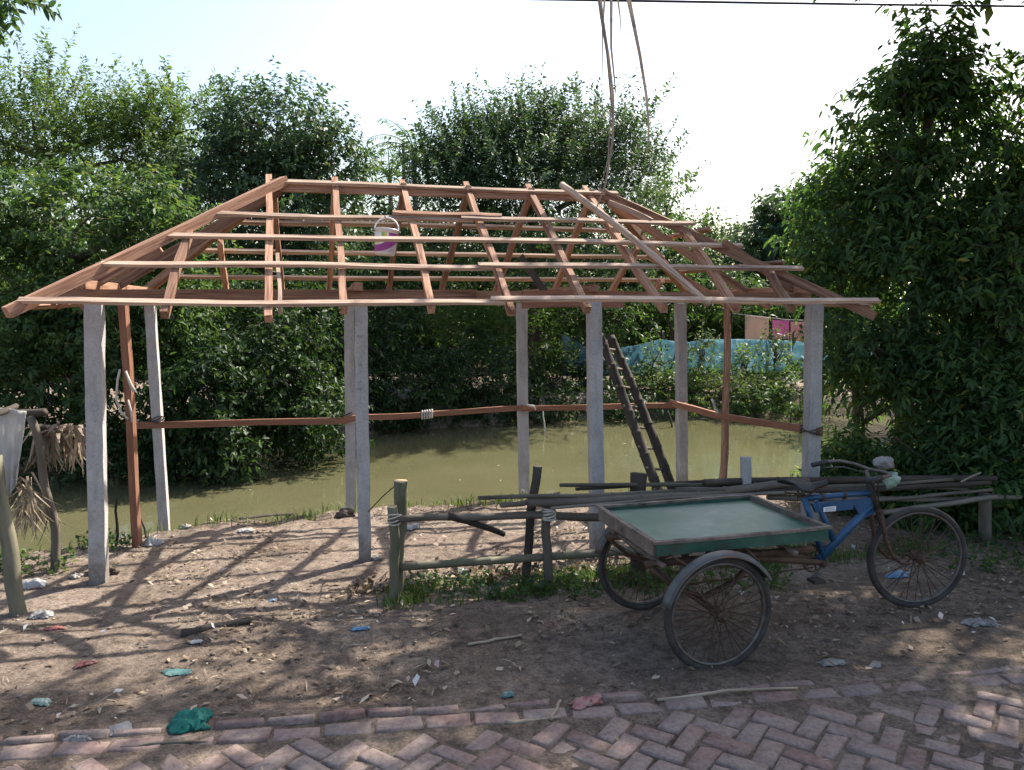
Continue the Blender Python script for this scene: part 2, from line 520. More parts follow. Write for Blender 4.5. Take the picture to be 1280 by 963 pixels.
class MB:
    def __init__(s):
        s.v, s.f, s.m, s.cur = [], [], [], 0

    def add(s, vs, fs):
        b = len(s.v)
        s.v.extend([tuple(p) for p in vs])
        for f in fs:
            s.f.append(tuple(i + b for i in f))
            s.m.append(s.cur)

    def box(s, c, size, rot=None, jit=0.0):
        hx, hy, hz = size[0] / 2, size[1] / 2, size[2] / 2
        pts = []
        for x, y, z in ((-1, -1, -1), (1, -1, -1), (1, 1, -1), (-1, 1, -1), (-1, -1, 1), (1, -1, 1), (1, 1, 1), (-1, 1, 1)):
            p = Vector((x * hx + random.uniform(-jit, jit), y * hy + random.uniform(-jit, jit), z * hz + random.uniform(-jit, jit)))
            if rot is not None:
                p = rot @ p
            pts.append(p + Vector(c))
        s.add(pts, [(0, 3, 2, 1), (4, 5, 6, 7), (0, 1, 5, 4), (1, 2, 6, 5), (2, 3, 7, 6), (3, 0, 4, 7)])

    def tube(s, pts, rad, seg=8, cap=True, flat=None):
        pts = [Vector(p) for p in pts]
        n = len(pts)
        if not hasattr(rad, '__len__'):
            rad = [rad] * n
        t0 = (pts[1] - pts[0]).normalized()
        ref = Vector((0, 0, 1)) if abs(t0.z) < .9 else Vector((1, 0, 0))
        nrm = (ref - t0 * ref.dot(t0)).normalized()
        vs, fs = [], []
        for i, p in enumerate(pts):
            if i == 0:
                t = pts[1] - pts[0]
            elif i == n - 1:
                t = pts[-1] - pts[-2]
            else:
                t = pts[i + 1] - pts[i - 1]
            t.normalize()
            nrm = nrm - t * nrm.dot(t)
            if nrm.length < 1e-6:
                nrm = t.orthogonal()
            nrm.normalize()
            bn = t.cross(nrm)
            for k in range(seg):
                a = 2 * math.pi * k / seg
                fl = flat or (1, 1)
                vs.append(p + (nrm * math.cos(a) * fl[0] + bn * math.sin(a) * fl[1]) * rad[i])
        for i in range(n - 1):
            for k in range(seg):
                k2 = (k + 1) % seg
                fs.append((i * seg + k, i * seg + k2, (i + 1) * seg + k2, (i + 1) * seg + k))
        if cap:
            fs.append(tuple(range(seg - 1, -1, -1)))
            fs.append(tuple((n - 1) * seg + k for k in range(seg)))
        s.add(vs, fs)

    def grid(s, pts, nu, nv):
        fs = []
        for i in range(nu - 1):
            for j in range(nv - 1):
                a = i * nv + j
                fs.append((a, a + 1, a + nv + 1, a + nv))
        s.add(pts, fs)

    def torus(s, c, axis_u, axis_v, Rr, r, seg=56, sec=10, flat=1.0):
        w = axis_u.cross(axis_v).normalized()
        vs, fs = [], []
        for i in range(seg):
            a = 2 * math.pi * i / seg
            d = axis_u * math.cos(a) + axis_v * math.sin(a)
            for k in range(sec):
                b = 2 * math.pi * k / sec
                vs.append(Vector(c) + d * (Rr + r * math.cos(b)) + w * r * flat * math.sin(b))
        for i in range(seg):
            for k in range(sec):
                i2, k2 = (i + 1) % seg, (k + 1) % sec
                fs.append((i * sec + k, i2 * sec + k, i2 * sec + k2, i * sec + k2))
        s.add(vs, fs)

    def mesh(s, name):
        me = bpy.data.meshes.new(name)
        me.from_pydata(s.v, [], s.f)
        me.polygons.foreach_set('material_index', s.m)
        me.update()
        return me

    def obj(s, name, mat, parent=None, mw=None, smooth_=False):
        return link(name, s.mesh(name), mat, parent, mw, smooth_)


def rel(parent, mw):
    return mw if parent is None else world_of(parent).inverted() @ mw


def recentred(mb, name, mat, parent=None, smooth_=False, base=False):
    """mesh given in world coordinates -> object with its own origin"""
    c = Vector((sum(v[0] for v in mb.v) / len(mb.v), sum(v[1] for v in mb.v) / len(mb.v),
                min(v[2] for v in mb.v) if base else sum(v[2] for v in mb.v) / len(mb.v)))
    mb.v = [(v[0] - c.x, v[1] - c.y, v[2] - c.z) for v in mb.v]
    return mb.obj(name, mat, parent, rel(parent, Matrix.Translation(c)), smooth_)


def along(p0, p1, up=(0, 0, 1)):
    p0, p1 = Vector(p0), Vector(p1)
    x = (p1 - p0).normalized()
    z = Vector(up) - x * Vector(up).dot(x)
    if z.length < 1e-4:
        z = x.orthogonal()
    z.normalize()
    y = z.cross(x)
    m = Matrix((x, y, z)).transposed().to_4x4()
    m.translation = p0
    return m, (p1 - p0).length


def timber(name, p0, p1, w, h, mat, parent=None, up=(0, 0, 1), bow=.008, jit=.003, seg=7, taper=1.0):
    m, L = along(p0, p1, up)
    by, bz = random.uniform(-bow, bow), random.uniform(-bow, bow)
    ph = random.uniform(0, 6)
    mb = MB()
    vs, fs = [], []
    for i in range(seg + 1):
        t = i / seg
        k = 1 + (taper - 1) * t
        oy = by * math.sin(math.pi * t) + bow * .35 * math.sin(ph + t * 9) * (0 < i < seg)
        oz = bz * math.sin(math.pi * t) + bow * .35 * math.cos(ph + t * 7) * (0 < i < seg)
        for sy, sz in ((-1, -1), (1, -1), (1, 1), (-1, 1)):
            vs.append((L * t + (random.uniform(-jit, jit) * 2 if i in (0, seg) else 0), oy + sy * w / 2 * k + random.uniform(-jit, jit), oz + sz * h / 2 * k + random.uniform(-jit, jit)))
    for i in range(seg):
        for k in range(4):
            k2 = (k + 1) % 4
            fs.append((i * 4 + k, (i + 1) * 4 + k, (i + 1) * 4 + k2, i * 4 + k2))
    fs.append((0, 1, 2, 3))
    fs.append((seg * 4 + 3, seg * 4 + 2, seg * 4 + 1, seg * 4))
    mb.add(vs, fs)
    return mb.obj(name, mat, parent, rel(parent, m))


def pole(name, p0, p1, r0, r1, mat, parent=None, seg=9, bow=.03, nodes=0, n=None, kink=0.0, end=None):
    """a round, slightly crooked pole; nodes: the spacing of bamboo joints"""
    m, L = along(p0, p1)
    n = n or max(6, int(L / .12))
    by, bz, ph = random.uniform(-bow, bow), random.uniform(-bow, bow), random.uniform(0, 6)
    pts, rad = [], []
    st = sorted(set([i / n for i in range(n + 1)]))
    for t in st:
        pts.append((L * t, by * math.sin(math.pi * t) + kink * math.sin(ph + t * 11), bz * math.sin(math.pi * t) + kink * math.cos(ph + t * 13)))
        r = r0 + (r1 - r0) * t
        rad.append(r * random.uniform(.95, 1.05))
    mb = MB()
    if nodes:
        pts2, rad2 = [], []
        for p, r in zip(pts, rad):
            pts2.append(p); rad2.append(r)
        k = nodes * random.uniform(.3, .9)
        extra = []
        while k < L:
            for dx, s_ in ((-.012, 1.0), (0, 1.16), (.012, 1.0)):
                t = (k + dx) / L
                if 0.002 < t < .998:
                    extra.append(((k + dx, by * math.sin(math.pi * t) + kink * math.sin(ph + t * 11), bz * math.sin(math.pi * t) + kink * math.cos(ph + t * 13)), (r0 + (r1 - r0) * t) * s_))
            k += nodes * random.uniform(.85, 1.15)
        al = sorted(list(zip(pts2, rad2)) + extra, key=lambda q: q[0][0])
        pts = [q[0] for q in al]; rad = [q[1] for q in al]
    mb.tube(pts, rad, seg)
    if end is not None:
        mb.m[-1] = 1
        mb.m[-2] = 1
        mat = [mat, end]
    o = mb.obj(name, mat, parent, rel(parent, m), True)
    return o


def npmesh(name, verts, quads, mats=None, midx=None):
    me = bpy.data.meshes.new(name)
    nv, nf = len(verts), len(quads)
    me.vertices.add(nv)
    me.vertices.foreach_set('co', np.ascontiguousarray(verts, dtype=np.float32).ravel())
    me.loops.add(nf * 4)
    me.loops.foreach_set('vertex_index', np.ascontiguousarray(quads, dtype=np.int32).ravel())
    me.polygons.add(nf)
    me.polygons.foreach_set('loop_start', np.arange(0, nf * 4, 4, dtype=np.int32))
    if midx is not None:
        me.polygons.foreach_set('material_index', np.ascontiguousarray(midx, dtype=np.int32))
    me.update(calc_edges=True)
    return me


# ------------------------------------------------------------------ ground, water, road
def build_ground():
    def axis(stops):
        out = []
        for a, b, st in stops:
            n = max(1, int(round((b - a) / st)))
            out += [a + (b - a) * k / n for k in range(n)]
        out.append(stops[-1][1])
        return np.array(out)
    xs = axis([(-400, -60, 40), (-60, -14, 3), (-14, -6, .35), (-6, 6, .045), (6, 14, .3), (14, 60, 3), (60, 400, 40)])
    ys = axis([(-60, -2, 4), (-2, 2.9, .35), (2.9, 10.8, .05), (10.8, 24, .3), (24, 60, 2.5), (60, 500, 40)])
    X, Y = np.meshgrid(xs, ys)
    Z = zg(X, Y)
    v = np.stack([X.ravel(), Y.ravel(), Z.ravel()], 1)
    nx, ny = len(xs), len(ys)
    i = np.arange(nx - 1)[None, :] + np.arange(ny - 1)[:, None] * nx
    i = i.ravel()
    q = np.stack([i, i + 1, i + nx + 1, i + nx], 1)
    me = npmesh('ground', v, q)
    me.polygons.foreach_set('use_smooth', np.ones(len(q), dtype=bool))
    o = link('ground', me, M['ground'])
    tag(o, kind='structure')


build_ground()
mb = MB()
mb.add([(-60, 4.2, WATER_Z), (60, 4.2, WATER_Z), (60, 30, WATER_Z), (-60, 30, WATER_Z)], [(0, 1, 2, 3)])
tag(mb.obj('pond_water', M['water']), kind='structure')


def build_road():
    rng = random.Random(3)
    vs, fs = [], []
    u0 = Vector((RC, RS)); v0 = Vector((-RS, RC))

    def brick(ca, cb, L, W, ang, top, tilt=1.0, h=.07):
        c, s = math.cos(ang), math.sin(ang)
        r = .007
        base = len(vs)
        tx, ty = rng.uniform(-.035, .035) * tilt, rng.uniform(-.04, .04) * tilt
        dz = rng.choice((0, 0, 0, 0, -.006)) + rng.uniform(-.009, .006) * tilt
        wear = [rng.uniform(.0, .014) for _ in range(4)]
        cj = [(rng.uniform(-.011, .009) * tilt, rng.uniform(-.009, .007) * tilt) for _ in range(4)]
        for ring, (ins, z) in enumerate(((0.0, -h), (0.0, -r * 1.4), (r, 0.0))):
            for k, (sx, sy) in enumerate(((-1, -1), (1, -1), (1, 1), (-1, 1))):
                lx = sx * (L / 2 - ins - wear[k] * (ring > 0) * .7)
                ly = sy * (W / 2 - ins - wear[k] * (ring > 0) * .7)
                lx += cj[k][0]; ly += cj[k][1]
                a = ca + lx * c - ly * s
                b = cb + lx * s + ly * c
                p = u0 * a + v0 * (ROAD_V + b)
                zz = top + z + dz + lx * tx + ly * ty - (wear[k] * .3 if ring == 2 else 0)
                vs.append((p.x, p.y, zz))
        for rr in range(2):
            for k in range(4):
                k2 = (k + 1) % 4
                fs.append((base + rr * 4 + k, base + rr * 4 + k2, base + rr * 4 + 4 + k2, base + rr * 4 + 4 + k))
        fs.append((base + 8, base + 9, base + 10, base + 11))
    # kerb course laid on edge, then one stretcher course
    a = -9.0
    while a < 12:
        if rng.random() > .04:
            brick(a, -.03, .235, .052, rng.uniform(-.04, .04), (.020 if a < .3 else .002) + rng.uniform(-.012, .008))
        a += .243 + rng.uniform(0, .01)
    a = -9.1
    while a < 12:
        brick(a, -.14, .24, .12, rng.uniform(-.035, .035), -.002)
        a += .252
    L, W = .232, .116
    a45 = R(45) + R(2)
    ca, sa = math.cos(a45), math.sin(a45)
    for i in range(-110, 111):
        for j in range(-110, 111):
            t = (i - j) % 4
            if t == 0:
                x, y, an = (i + 1) * W, (j + .5) * W, 0.0
            elif t == 3:
                x, y, an = (i + .5) * W, (j + 1) * W, math.pi / 2
            else:
                continue
            aa = x * ca - y * sa
            bb = x * sa + y * ca
            if -9 < aa < 12 and -4.6 < bb < -.30:
                brick(aa, bb, L - .008, W - .008, an + a45 + rng.uniform(-.03, .03), .0)
    me = npmesh('brick_road', np.array(vs), np.array(fs))
    tag(link('brick_road', me, M['brick']), kind='structure')


build_road()


# ------------------------------------------------------------------ leaf clouds
def unit(a):
    return a / np.maximum(np.linalg.norm(a, axis=-1, keepdims=True), 1e-9)


def leaf_cloud(rng, C, D, k, Lt, L, W, droop=.3, forward=.5, six=False, flat=0.5, szvar=.48, two_rank=False):
    """k leaves along each twig that starts at C and runs along D"""
    n = len(C)
    D = unit(D)
    Lt = np.broadcast_to(np.asarray(Lt, dtype=float), (n,))
    ref = unit(rng.normal(size=(n, 3)))
    A = unit(np.cross(D, ref)); B = np.cross(D, A)
    t = (np.arange(k) + rng.uniform(.1, .9, (n, k))) / k
    ph = (np.arange(k) % 2) * np.pi + rng.normal(0, .45, (n, k)) if two_rank else rng.uniform(0, 2 * np.pi, (n, k))
    rad = A[:, None] * np.cos(ph)[..., None] + B[:, None] * np.sin(ph)[..., None]
    sag = np.zeros((n, k, 3)); sag[..., 2] = -(t ** 2) * Lt[:, None] * droop * .5
    base = C[:, None] + D[:, None] * (t * Lt[:, None])[..., None] + sag
    ld = unit(D[:, None] * forward + rad + np.array([0, 0, -droop]) + rng.normal(0, .22, (n, k, 3)))
    up = unit(np.array([0, 0, 1.0]) * flat + rng.normal(0, .5, (n, k, 3)) + D[:, None] * .25)
    sd = unit(np.cross(ld, up))
    nm = np.cross(sd, ld)
    s = rng.uniform(1 - szvar, 1 + szvar * .6, (n, k, 1))
    l = L * s; w = W * s
    base = base.reshape(-1, 3); ld = ld.reshape(-1, 3); sd = sd.reshape(-1, 3); nm = nm.reshape(-1, 3)
    l = l.reshape(-1, 1); w = w.reshape(-1, 1)
    m = len(base)
    if six:
        v = np.stack([base,
                      base + ld * l * .33 + sd * w * .5 + nm * w * .16,
                      base + ld * l * .7 + sd * w * .42 + nm * w * .10 - np.array([0, 0, 1]) * l * .05,
                      base + ld * l - np.array([0, 0, 1]) * l * .16,
                      base + ld * l * .7 - sd * w * .42 + nm * w * .10 - np.array([0, 0, 1]) * l * .05,
                      base + ld * l * .33 - sd * w * .5 + nm * w * .16], 1).reshape(-1, 3)
        b = np.arange(m)[:, None] * 6
        q = np.concatenate([b + np.array([0, 1, 2, 3]), b + np.array([0, 3, 4, 5])], 1).reshape(-1, 4)
    else:
        v = np.stack([base, base + ld * l * .45 + sd * w * .5 + nm * w * .12, base + ld * l - np.array([0, 0, 1]) * l * .1,
                      base + ld * l * .45 - sd * w * .5 + nm * w * .12], 1).reshape(-1, 3)
        q = np.arange(m * 4).reshape(-1, 4)
    return v, q


def lobe_points(rng, c, r, n, surface=2.4, lump=.45, up=.25, seed=0):
    d = unit(rng.normal(size=(n, 3)))
    rr = rng.uniform(.06, 1, n) ** (1 / surface)
    s = seed * 7.3
    lum = 1 - lump + lump * 1.6 * fbm(d[:, 0] * 2.1 + s + d[:, 2] * 1.3, d[:, 1] * 2.1 + d[:, 2] * 1.7, int(seed) + 3, 3)
    c = np.array(c); r = np.array(r)
    p = c + d * r * (rr * lum)[:, None]
    dr = unit(d * .8 + np.array([0, 0, up]) + rng.normal(0, .45, (n, 3)))
    return p, dr


TREE_N = [0]


def tree(name, label, cat, base, lobes, leaf, k=10, Lt=.45, L=.12, W=.045, droop=.3, six=False, forward=.5, trunk_r=.12, up=.25,
         lump=.45, surface=2.4, group=None, two_rank=False, twigs=60, trunk_top=None, minz=None, flat=.5, lean=(0, 0), trunks=None, bark='bark', twig_r=.008, carve=(1.5, .42), sprays=None):
    TREE_N[0] += 1
    seed = TREE_N[0]
    rng = np.random.default_rng(100 + seed)
    bx, by = base[0], base[1]
    bz = base[2] if len(base) > 2 else gz(bx, by) - .05
    root = thing(name, label, cat, (bx, by, bz), group=group)
    Cs, Ds = [], []
    for li, (c, r, n) in enumerate(lobes):
        p, d = lobe_points(rng, c, r, n, surface, lump, up, seed + li * 3)
        Cs.append(p); Ds.append(d)
    C = np.concatenate(Cs); D = np.concatenate(Ds)
    lo = WATER_Z + .06 if minz is None else minz
    keep = C[:, 2] > lo
    C, D = C[keep], D[keep]
    if carve:
        nz = .7 * vnoise3(C * carve[0], seed) + .3 * vnoise3(C * carve[0] * 2.3, seed + 5)
        keep = nz > carve[1] + rng.normal(0, .03, len(C))
        C, D = C[keep], D[keep]
    v, q = leaf_cloud(rng, C, D, k, Lt * rng.uniform(.7, 1.25, len(C)), L, W, droop, forward, six, flat, two_rank=two_rank)
    for (c, r, n, sl, sk) in (sprays or []):
        d = unit(rng.normal(size=(n, 3)))
        d[:, 2] = np.abs(d[:, 2])
        sc = np.array(c) + d * np.array(r) * rng.uniform(.35, .95, (n, 1))
        sdir = unit(d * np.array([.75, .5, .6]) + np.array([.05, 0, .75]) + rng.normal(0, .16, (n, 3)))
        sv, sq = leaf_cloud(rng, sc, sdir, sk, sl * rng.uniform(.55, 1.25, n), L * 1.2, W * 1.25, droop, forward, six, flat, two_rank=two_rank)
        q = np.concatenate([q, sq + len(v)])
        v = np.concatenate([v, sv])
        C = np.concatenate([C, sc]); D = np.concatenate([D, sdir * sl / Lt * .8])
    v = v - np.array([bx, by, bz])
    low = v[:, 2] < lo - .03 - bz
    v[low, 2] = lo - .03 - bz + rng.uniform(0, .04, low.sum())
    link('crown', npmesh('crown', v, q), M[leaf], root)
    mb = MB()
    O = Vector((bx, by, bz))
    tc = [Vector(l[0]) for l in lobes]
    top = Vector(trunk_top) if trunk_top else max(tc, key=lambda p: p.z)
    stems = trunks or [((bx, by), trunk_r)]
    for (sx, sy), tr in stems:
        s0 = Vector((sx, sy, bz)) - O
        s1 = top - O if len(stems) == 1 else Vector((sx + (top.x - bx) * .5, sy + (top.y - by) * .5, top.z)) - O
        pts, rad = [], []
        for i in range(9):
            t = i / 8
            p = s0.lerp(s1, t) + Vector((math.sin(t * 5 + seed), math.cos(t * 4 + seed * 2), 0)) * .1 * min(1, t * 3) * (1 - t * .5)
            pts.append(p)
            rad.append(tr * (1.15 - .9 * t) * (1.35 if i == 0 else 1))
        mb.tube(pts, rad, 9)
        spine = pts
    for c in tc:
        c = c - O
        st = min(spine, key=lambda p: (p - c).length + max(0, p.z - c.z + .3) * 2)
        if (c - st).length > .3:
            mid = st.lerp(c, .5) + Vector((0, 0, .08 * (c - st).length))
            mb.tube([st, st.lerp(mid, .5), mid, mid.lerp(c, .5) + Vector((0, 0, .02)), c], [trunk_r * .5, trunk_r * .42, trunk_r * .34, trunk_r * .26, trunk_r * .16], 6)
    idx = rng.choice(len(C), min(twigs, len(C)), replace=False)
    for i in idx:
        p = Vector(C[i]) - O
        st = min([c - O for c in tc] + spine[2:], key=lambda q_: (q_ - p).length)
        mid = st.lerp(p, .5) + Vector((rng.normal(0, .08), rng.normal(0, .08), .06))
        e = p + Vector(D[i]) * Lt
        mb.tube([st, mid, p, e], [twig_r * 2, twig_r * 1.5, twig_r, twig_r * .5], 4)
    mb.obj('trunk', M[bark], root, None, True)
    return root


def T(px, py, Y):
    return tuple(P(px, py, Y))



# ------------------------------------------------------------------ the open timber shed
YA = R(13.0)
UX, UY = math.cos(YA), math.sin(YA)
FLX, FLY = -3.61, 5.64
EAVE, RIDGE = 2.10, 3.30
TL, WD, HALF = 7.12, 3.6, 1.8
TR0, TR1 = 1.8, 5.18


def S(t, v, z):
    return Vector((FLX + UX * t - UY * v, FLY + UY * t + UX * v, z))


def front(t, f, n=0.0):
    """point on the front slope: f 0 at the ridge, 1 at the eave; n metres off the slope"""
    z = RIDGE - (RIDGE - EAVE) * f
    p = S(t, HALF * (1 - f), z)
    return p + S(0, -.555, .832) * n - S(0, 0, 0) * n


def back(t, f, n=0.0):
    z = RIDGE - (RIDGE - EAVE) * f
    p = S(t, HALF + HALF * f, z)
    return p + S(0, .555, .832) * n - S(0, 0, 0) * n


shed = thing('timber_shed', 'unfinished open shed of concrete posts and bare reddish hip roof timbers beside the pond', 'shed', (-0.6, 7.9, -.25))
NF = (S(0, -.555, .832) - S(0, 0, 0)).normalized()
NB = (S(0, .555, .832) - S(0, 0, 0)).normalized()


def conc_post(px0, py0, px1, w, d, Y=None, ztop=2.14):
    if Y is None:
        b = G(px0, py0)
    else:
        b = P(px0, 600, Y); b.z = gz(b.x, b.y)
    top = P(px1, 372, b.y)
    k = (ztop + .0 - b.z) / (top.z - b.z)
    top = b + (top - b) * k
    b = b - (top - b).normalized() * .25
    face = (S(0, -1, 0) - S(0, 0, 0))
    return timber('concrete_post', b, top, d, w, M['concrete'], shed, up=(UX, UY, 0), bow=.005, jit=.0032, seg=18), b


POSTS = []
for a in ((124, 727, 118, .128, .115), (456, 700, 451, .112, .11), (746, 691, 742, .118, .115)):
    POSTS.append(conc_post(*a))
POSTS.append(conc_post(1014, 0, 1018, .13, .115, Y=7.75))
BK = []
for px0, px1, w, Y in ((206, 187, .105, 8.95), (437, 436, .118, 9.35), (656, 652, .118, 9.8), (853, 850, .118, 10.2)):
    BK.append(conc_post(px0, 0, px1, w, .115, Y=Y))

# beams on the posts
timber('beam', S(-.02, .88, 2.19), S(3.55, .80, 2.2), .07, .10, M['timber'], shed, jit=.002)
timber('beam', S(3.45, .86, 2.19), S(7.0, .86, 2.19), .07, .10, M['timber'], shed, jit=.002)
timber('beam', S(4.0, .83, 2.16), S(4.98, .82, 2.165), .06, .16, M['orange_timber'], shed, jit=.003)  # sunlit stretch of the front beam, drawn as an added orange board
timber('beam', S(.1, 3.22, 2.2), S(3.7, 3.25, 2.2), .07, .10, M['timber'], shed, jit=.002)
timber('beam', S(3.6, 3.18, 2.2), S(7.0, 3.2, 2.2), .07, .10, M['timber'], shed, jit=.002)
timber('beam', S(.33, .6, 2.27), S(.3, 3.45, 2.27), .07, .07, M['timber'], shed)
timber('beam', S(2.5, .7, 2.27), S(2.5, 3.4, 2.27), .07, .07, M['timber'], shed)
timber('beam', S(4.66, .7, 2.27), S(4.66, 3.4, 2.27), .07, .07, M['timber'], shed)
timber('beam', S(6.85, .6, 2.27), S(6.85, 3.45, 2.27), .07, .07, M['timber'], shed)
mb = MB()
mb.box((0, 0, 0), (.012, .075, .10), jit=.002)
m_, L_ = along(S(-.03, .88, 2.19), S(3, .85, 2.19))
mb.obj('beam_end', M['cut_wood'], shed, rel(shed, m_))

# ridge, hips, rafters
timber('ridge_beam', S(TR0 - .05, HALF, RIDGE - .055), S(TR1 + .12, HALF, RIDGE - .06), .06, .075, M['timber'], shed)
RH = .07


def rafter(name, p, q, n, w=.056, h=RH, mat='timber'):
    off = -n * (h / 2)
    return timber(name, p + off, q + off, w, h, M[mat], shed, up=n, bow=.012)


def hip(px, py, t0, v0, f1=1.0, w=.075):
    a = S(t0, v0, RIDGE - .02)
    return a


# front slope rafters: (t at the ridge, t at the eave, how far past the eave)
for t0, t1, f1 in ((1.70, 1.80, 1.055), (2.33, 2.36, 1.005), (3.00, 3.05, 1.0), (3.66, 3.70, 1.02), (4.32, 4.36, 1.005), (4.95, 5.05, 1.0)):
    rafter('rafter', front(t0, -.075), front(t1, f1), NF)
# a board scabbed beside the first rafter's foot
timber('rafter_splice', front(1.83, .62, -.04), front(1.88, 1.0, -.04), .03, .06, M['batten'], shed, up=NF)
for t0, f0, t1, f1 in ((1.10, .40, 1.06, 1.03), (5.78, .34, 5.74, 1.0), (6.36, .66, 6.28, 1.0)):
    rafter('jack_rafter', front(t0, f0), front(t1, f1), NF)
for t0, t1 in ((1.75, 1.72), (2.33, 2.24), (3.0, 2.94), (3.66, 3.58), (4.32, 4.24), (4.98, 5.0)):
    rafter('rafter', back(t0, -.02), back(t1, .93), NB)
for t0, f0, t1, f1 in ((1.15, .42, 1.1, .93), (5.8, .40, 5.74, .93), (6.36, .7, 6.3, .93)):
    rafter('jack_rafter', back(t0, f0), back(t1, f1), NB)

# hips (heavy, rounded poles of sawn timber)
cFL = P(8, 391, 5.62)
cFR = P(1094, 396, 7.2)
apexL, apexR = S(TR0, HALF, RIDGE + .01), S(TR1, HALF, RIDGE - .01)
timber('hip_rafter', apexL + Vector((.06, 0, 0)), cFL, .085, .085, M['timber'], shed, bow=.01)
timber('hip_rafter', apexR - Vector((.10, 0, -.02)), cFR, .085, .085, M['timber'], shed, bow=.015)
timber('hip_rafter', apexL + Vector((0, .02, -.04)), S(.06, WD - .06, EAVE + .06), .08, .08, M['timber'], shed, bow=.01)
timber('hip_rafter', apexR + Vector((0, .02, -.04)), S(TL - .06, WD - .06, EAVE + .06), .08, .08, M['timber'], shed, bow=.01)
# jacks of the two hip ends
timber('jack_rafter', apexL + Vector((0, 0, -.09)), S(-.02, HALF, EAVE), .055, .10, M['timber'], shed)
timber('jack_rafter', S(.85, HALF - .75, 2.60), S(.02, HALF - .78, EAVE + .0), .055, .07, M['timber'], shed)
timber('jack_rafter', apexR + Vector((0, 0, -.09)), S(TL, HALF, EAVE), .055, .075, M['timber'], shed)
timber('jack_rafter', S(TL - 1.1, HALF - .95, 2.72), S(TL, HALF - .9, EAVE), .055, .07, M['timber'], shed)
timber('jack_rafter', S(TL - 1.1, HALF + .95, 2.72), S(TL, HALF + .9, EAVE), .055, .07, M['timber'], shed)

# battens: given by what the eye sees on the front slope
BT = .028


def batten_front(f, t0, t1, pieces=1, w=.052, mat='batten', n=None, bow=.012):
    ts = [t0 + (t1 - t0) * k / pieces for k in range(pieces + 1)]
    for k in range(pieces):
        a = front(ts[k] - (.08 if k else 0), f + random.uniform(-.006, .006), BT / 2 + .006 + (.024 if k % 2 else 0))
        b = front(ts[k + 1] + (.04 if k < pieces - 1 else 0), f + random.uniform(-.006, .006), BT / 2 + .006 + (.024 if k % 2 else 0))
        timber('batten', a, b, w, BT, M[mat], shed, up=NF, bow=bow, jit=.0025, seg=10)


def hip_t(f):
    return TR0 * (1 - f), TR1 + (TL - TR1) * f


for f, pcs in ((.015, 1), (.335, 2), (.518, 1), (.735, 2), (.985, 2)):
    a, b = hip_t(f)
    batten_front(f, a + .05, b + .05, pcs)
timber('batten', front(2.84, .315, .055), front(3.88, .318, .05), .05, .028, M['timber'], shed, up=NF)
for f in (.30, .52, .74, .90):
    a, b = hip_t(f)
    timber('batten', back(a - .05, f, .02), back(b + .05, f, .02), .055, BT, M['batten'], shed, up=NB, bow=.015)
NL = Vector((-.555 * UX, -.555 * UY, .832))
NR = Vector((.555 * UX, .555 * UY, .832))
timber('batten', S(.03, .02, EAVE - .01), S(.03, WD - .05, EAVE + .07), .055, .03, M['timber'], shed, up=NL)
timber('batten', S(TL - .02, .05, EAVE + .01), S(TL - .02, WD - .05, EAVE + .07), .055, .03, M['batten'], shed, up=NR)
timber('batten', S(5.95, HALF - .8, 2.86), S(5.95, HALF + .75, 2.86), .05, .03, M['timber'], shed, up=NR)
timber('batten', S(6.5, HALF - 1.25, 2.52), S(6.5, HALF + 1.2, 2.52), .05, .03, M['timber'], shed, up=NR)
# short strut under the ridge
timber('strut', S(4.45, 1.7, 2.25), S(4.2, 1.75, 2.62), .06, .07, M['dark_wood'], shed)
timber('strut', S(5.12, 1.62, 3.18), S(5.42, 1.2, 2.95), .03, .05, M['batten'], shed)

# slender timber posts half way along both ends
b = G(172, 684); b.z -= .15
t_ = P(152, 356, b.y)
timber('timber_post', b, t_, .075, .07, M['orange_timber'], shed, up=(1, 0, 0), bow=.02)
b2 = P(902, 600, 9.1); b2.z = gz(b2.x, b2.y) - .1
pole('timber_post', b2, P(909, 378, 9.1), .048, .036, M['timber'], shed, bow=.04, kink=.008)
# tie rails round the back and right side
r1, r2 = P(166, 531, 7.95), P(436, 525, 9.28)
timber('tie_rail', P(168, 532, 8.85), P(434, 526, 9.26), .03, .072, M['orange_timber'], shed)
timber('tie_rail', P(430, 524, 9.24), P(534, 519, 9.5), .03, .068, M['orange_timber'], shed)
timber('tie_rail', P(526, 519, 9.46), P(660, 510, 9.72), .03, .066, M['orange_timber'], shed)
timber('tie_rail', P(652, 511, 9.70), P(858, 507, 10.1), .03, .066, M['orange_timber'], shed)
timber('tie_rail', P(838, 503, 10.12), P(905, 521, 9.02), .04, .075, M['orange_timber'], shed)
timber('tie_rail', P(900, 520, 9.0), P(1026, 540, 7.66), .04, .075, M['orange_timber'], shed)
for px, py, Y, r in ((196, 524, 8.88, .075), (436, 519, 9.28, .07), (655, 510, 9.73, .07), (852, 508, 10.12, .075), (1014, 538, 7.68, .10)):
    mb = MB()
    c = P(px, py, Y + .07)
    for k in range(4):
        pts = [c + Vector((math.cos(a) * r * 1.05, math.sin(a) * r * 1.05, (k - 1.5) * .014 + .02 * math.sin(a * 2 + k))) for a in [i * math.pi / 6 for i in range(13)]]
        mb.tube(pts, .006, 5, False)
    recentred(mb, 'rope_tie', M['rope'] if px in (655,) else M['dark_wood'], shed, True)
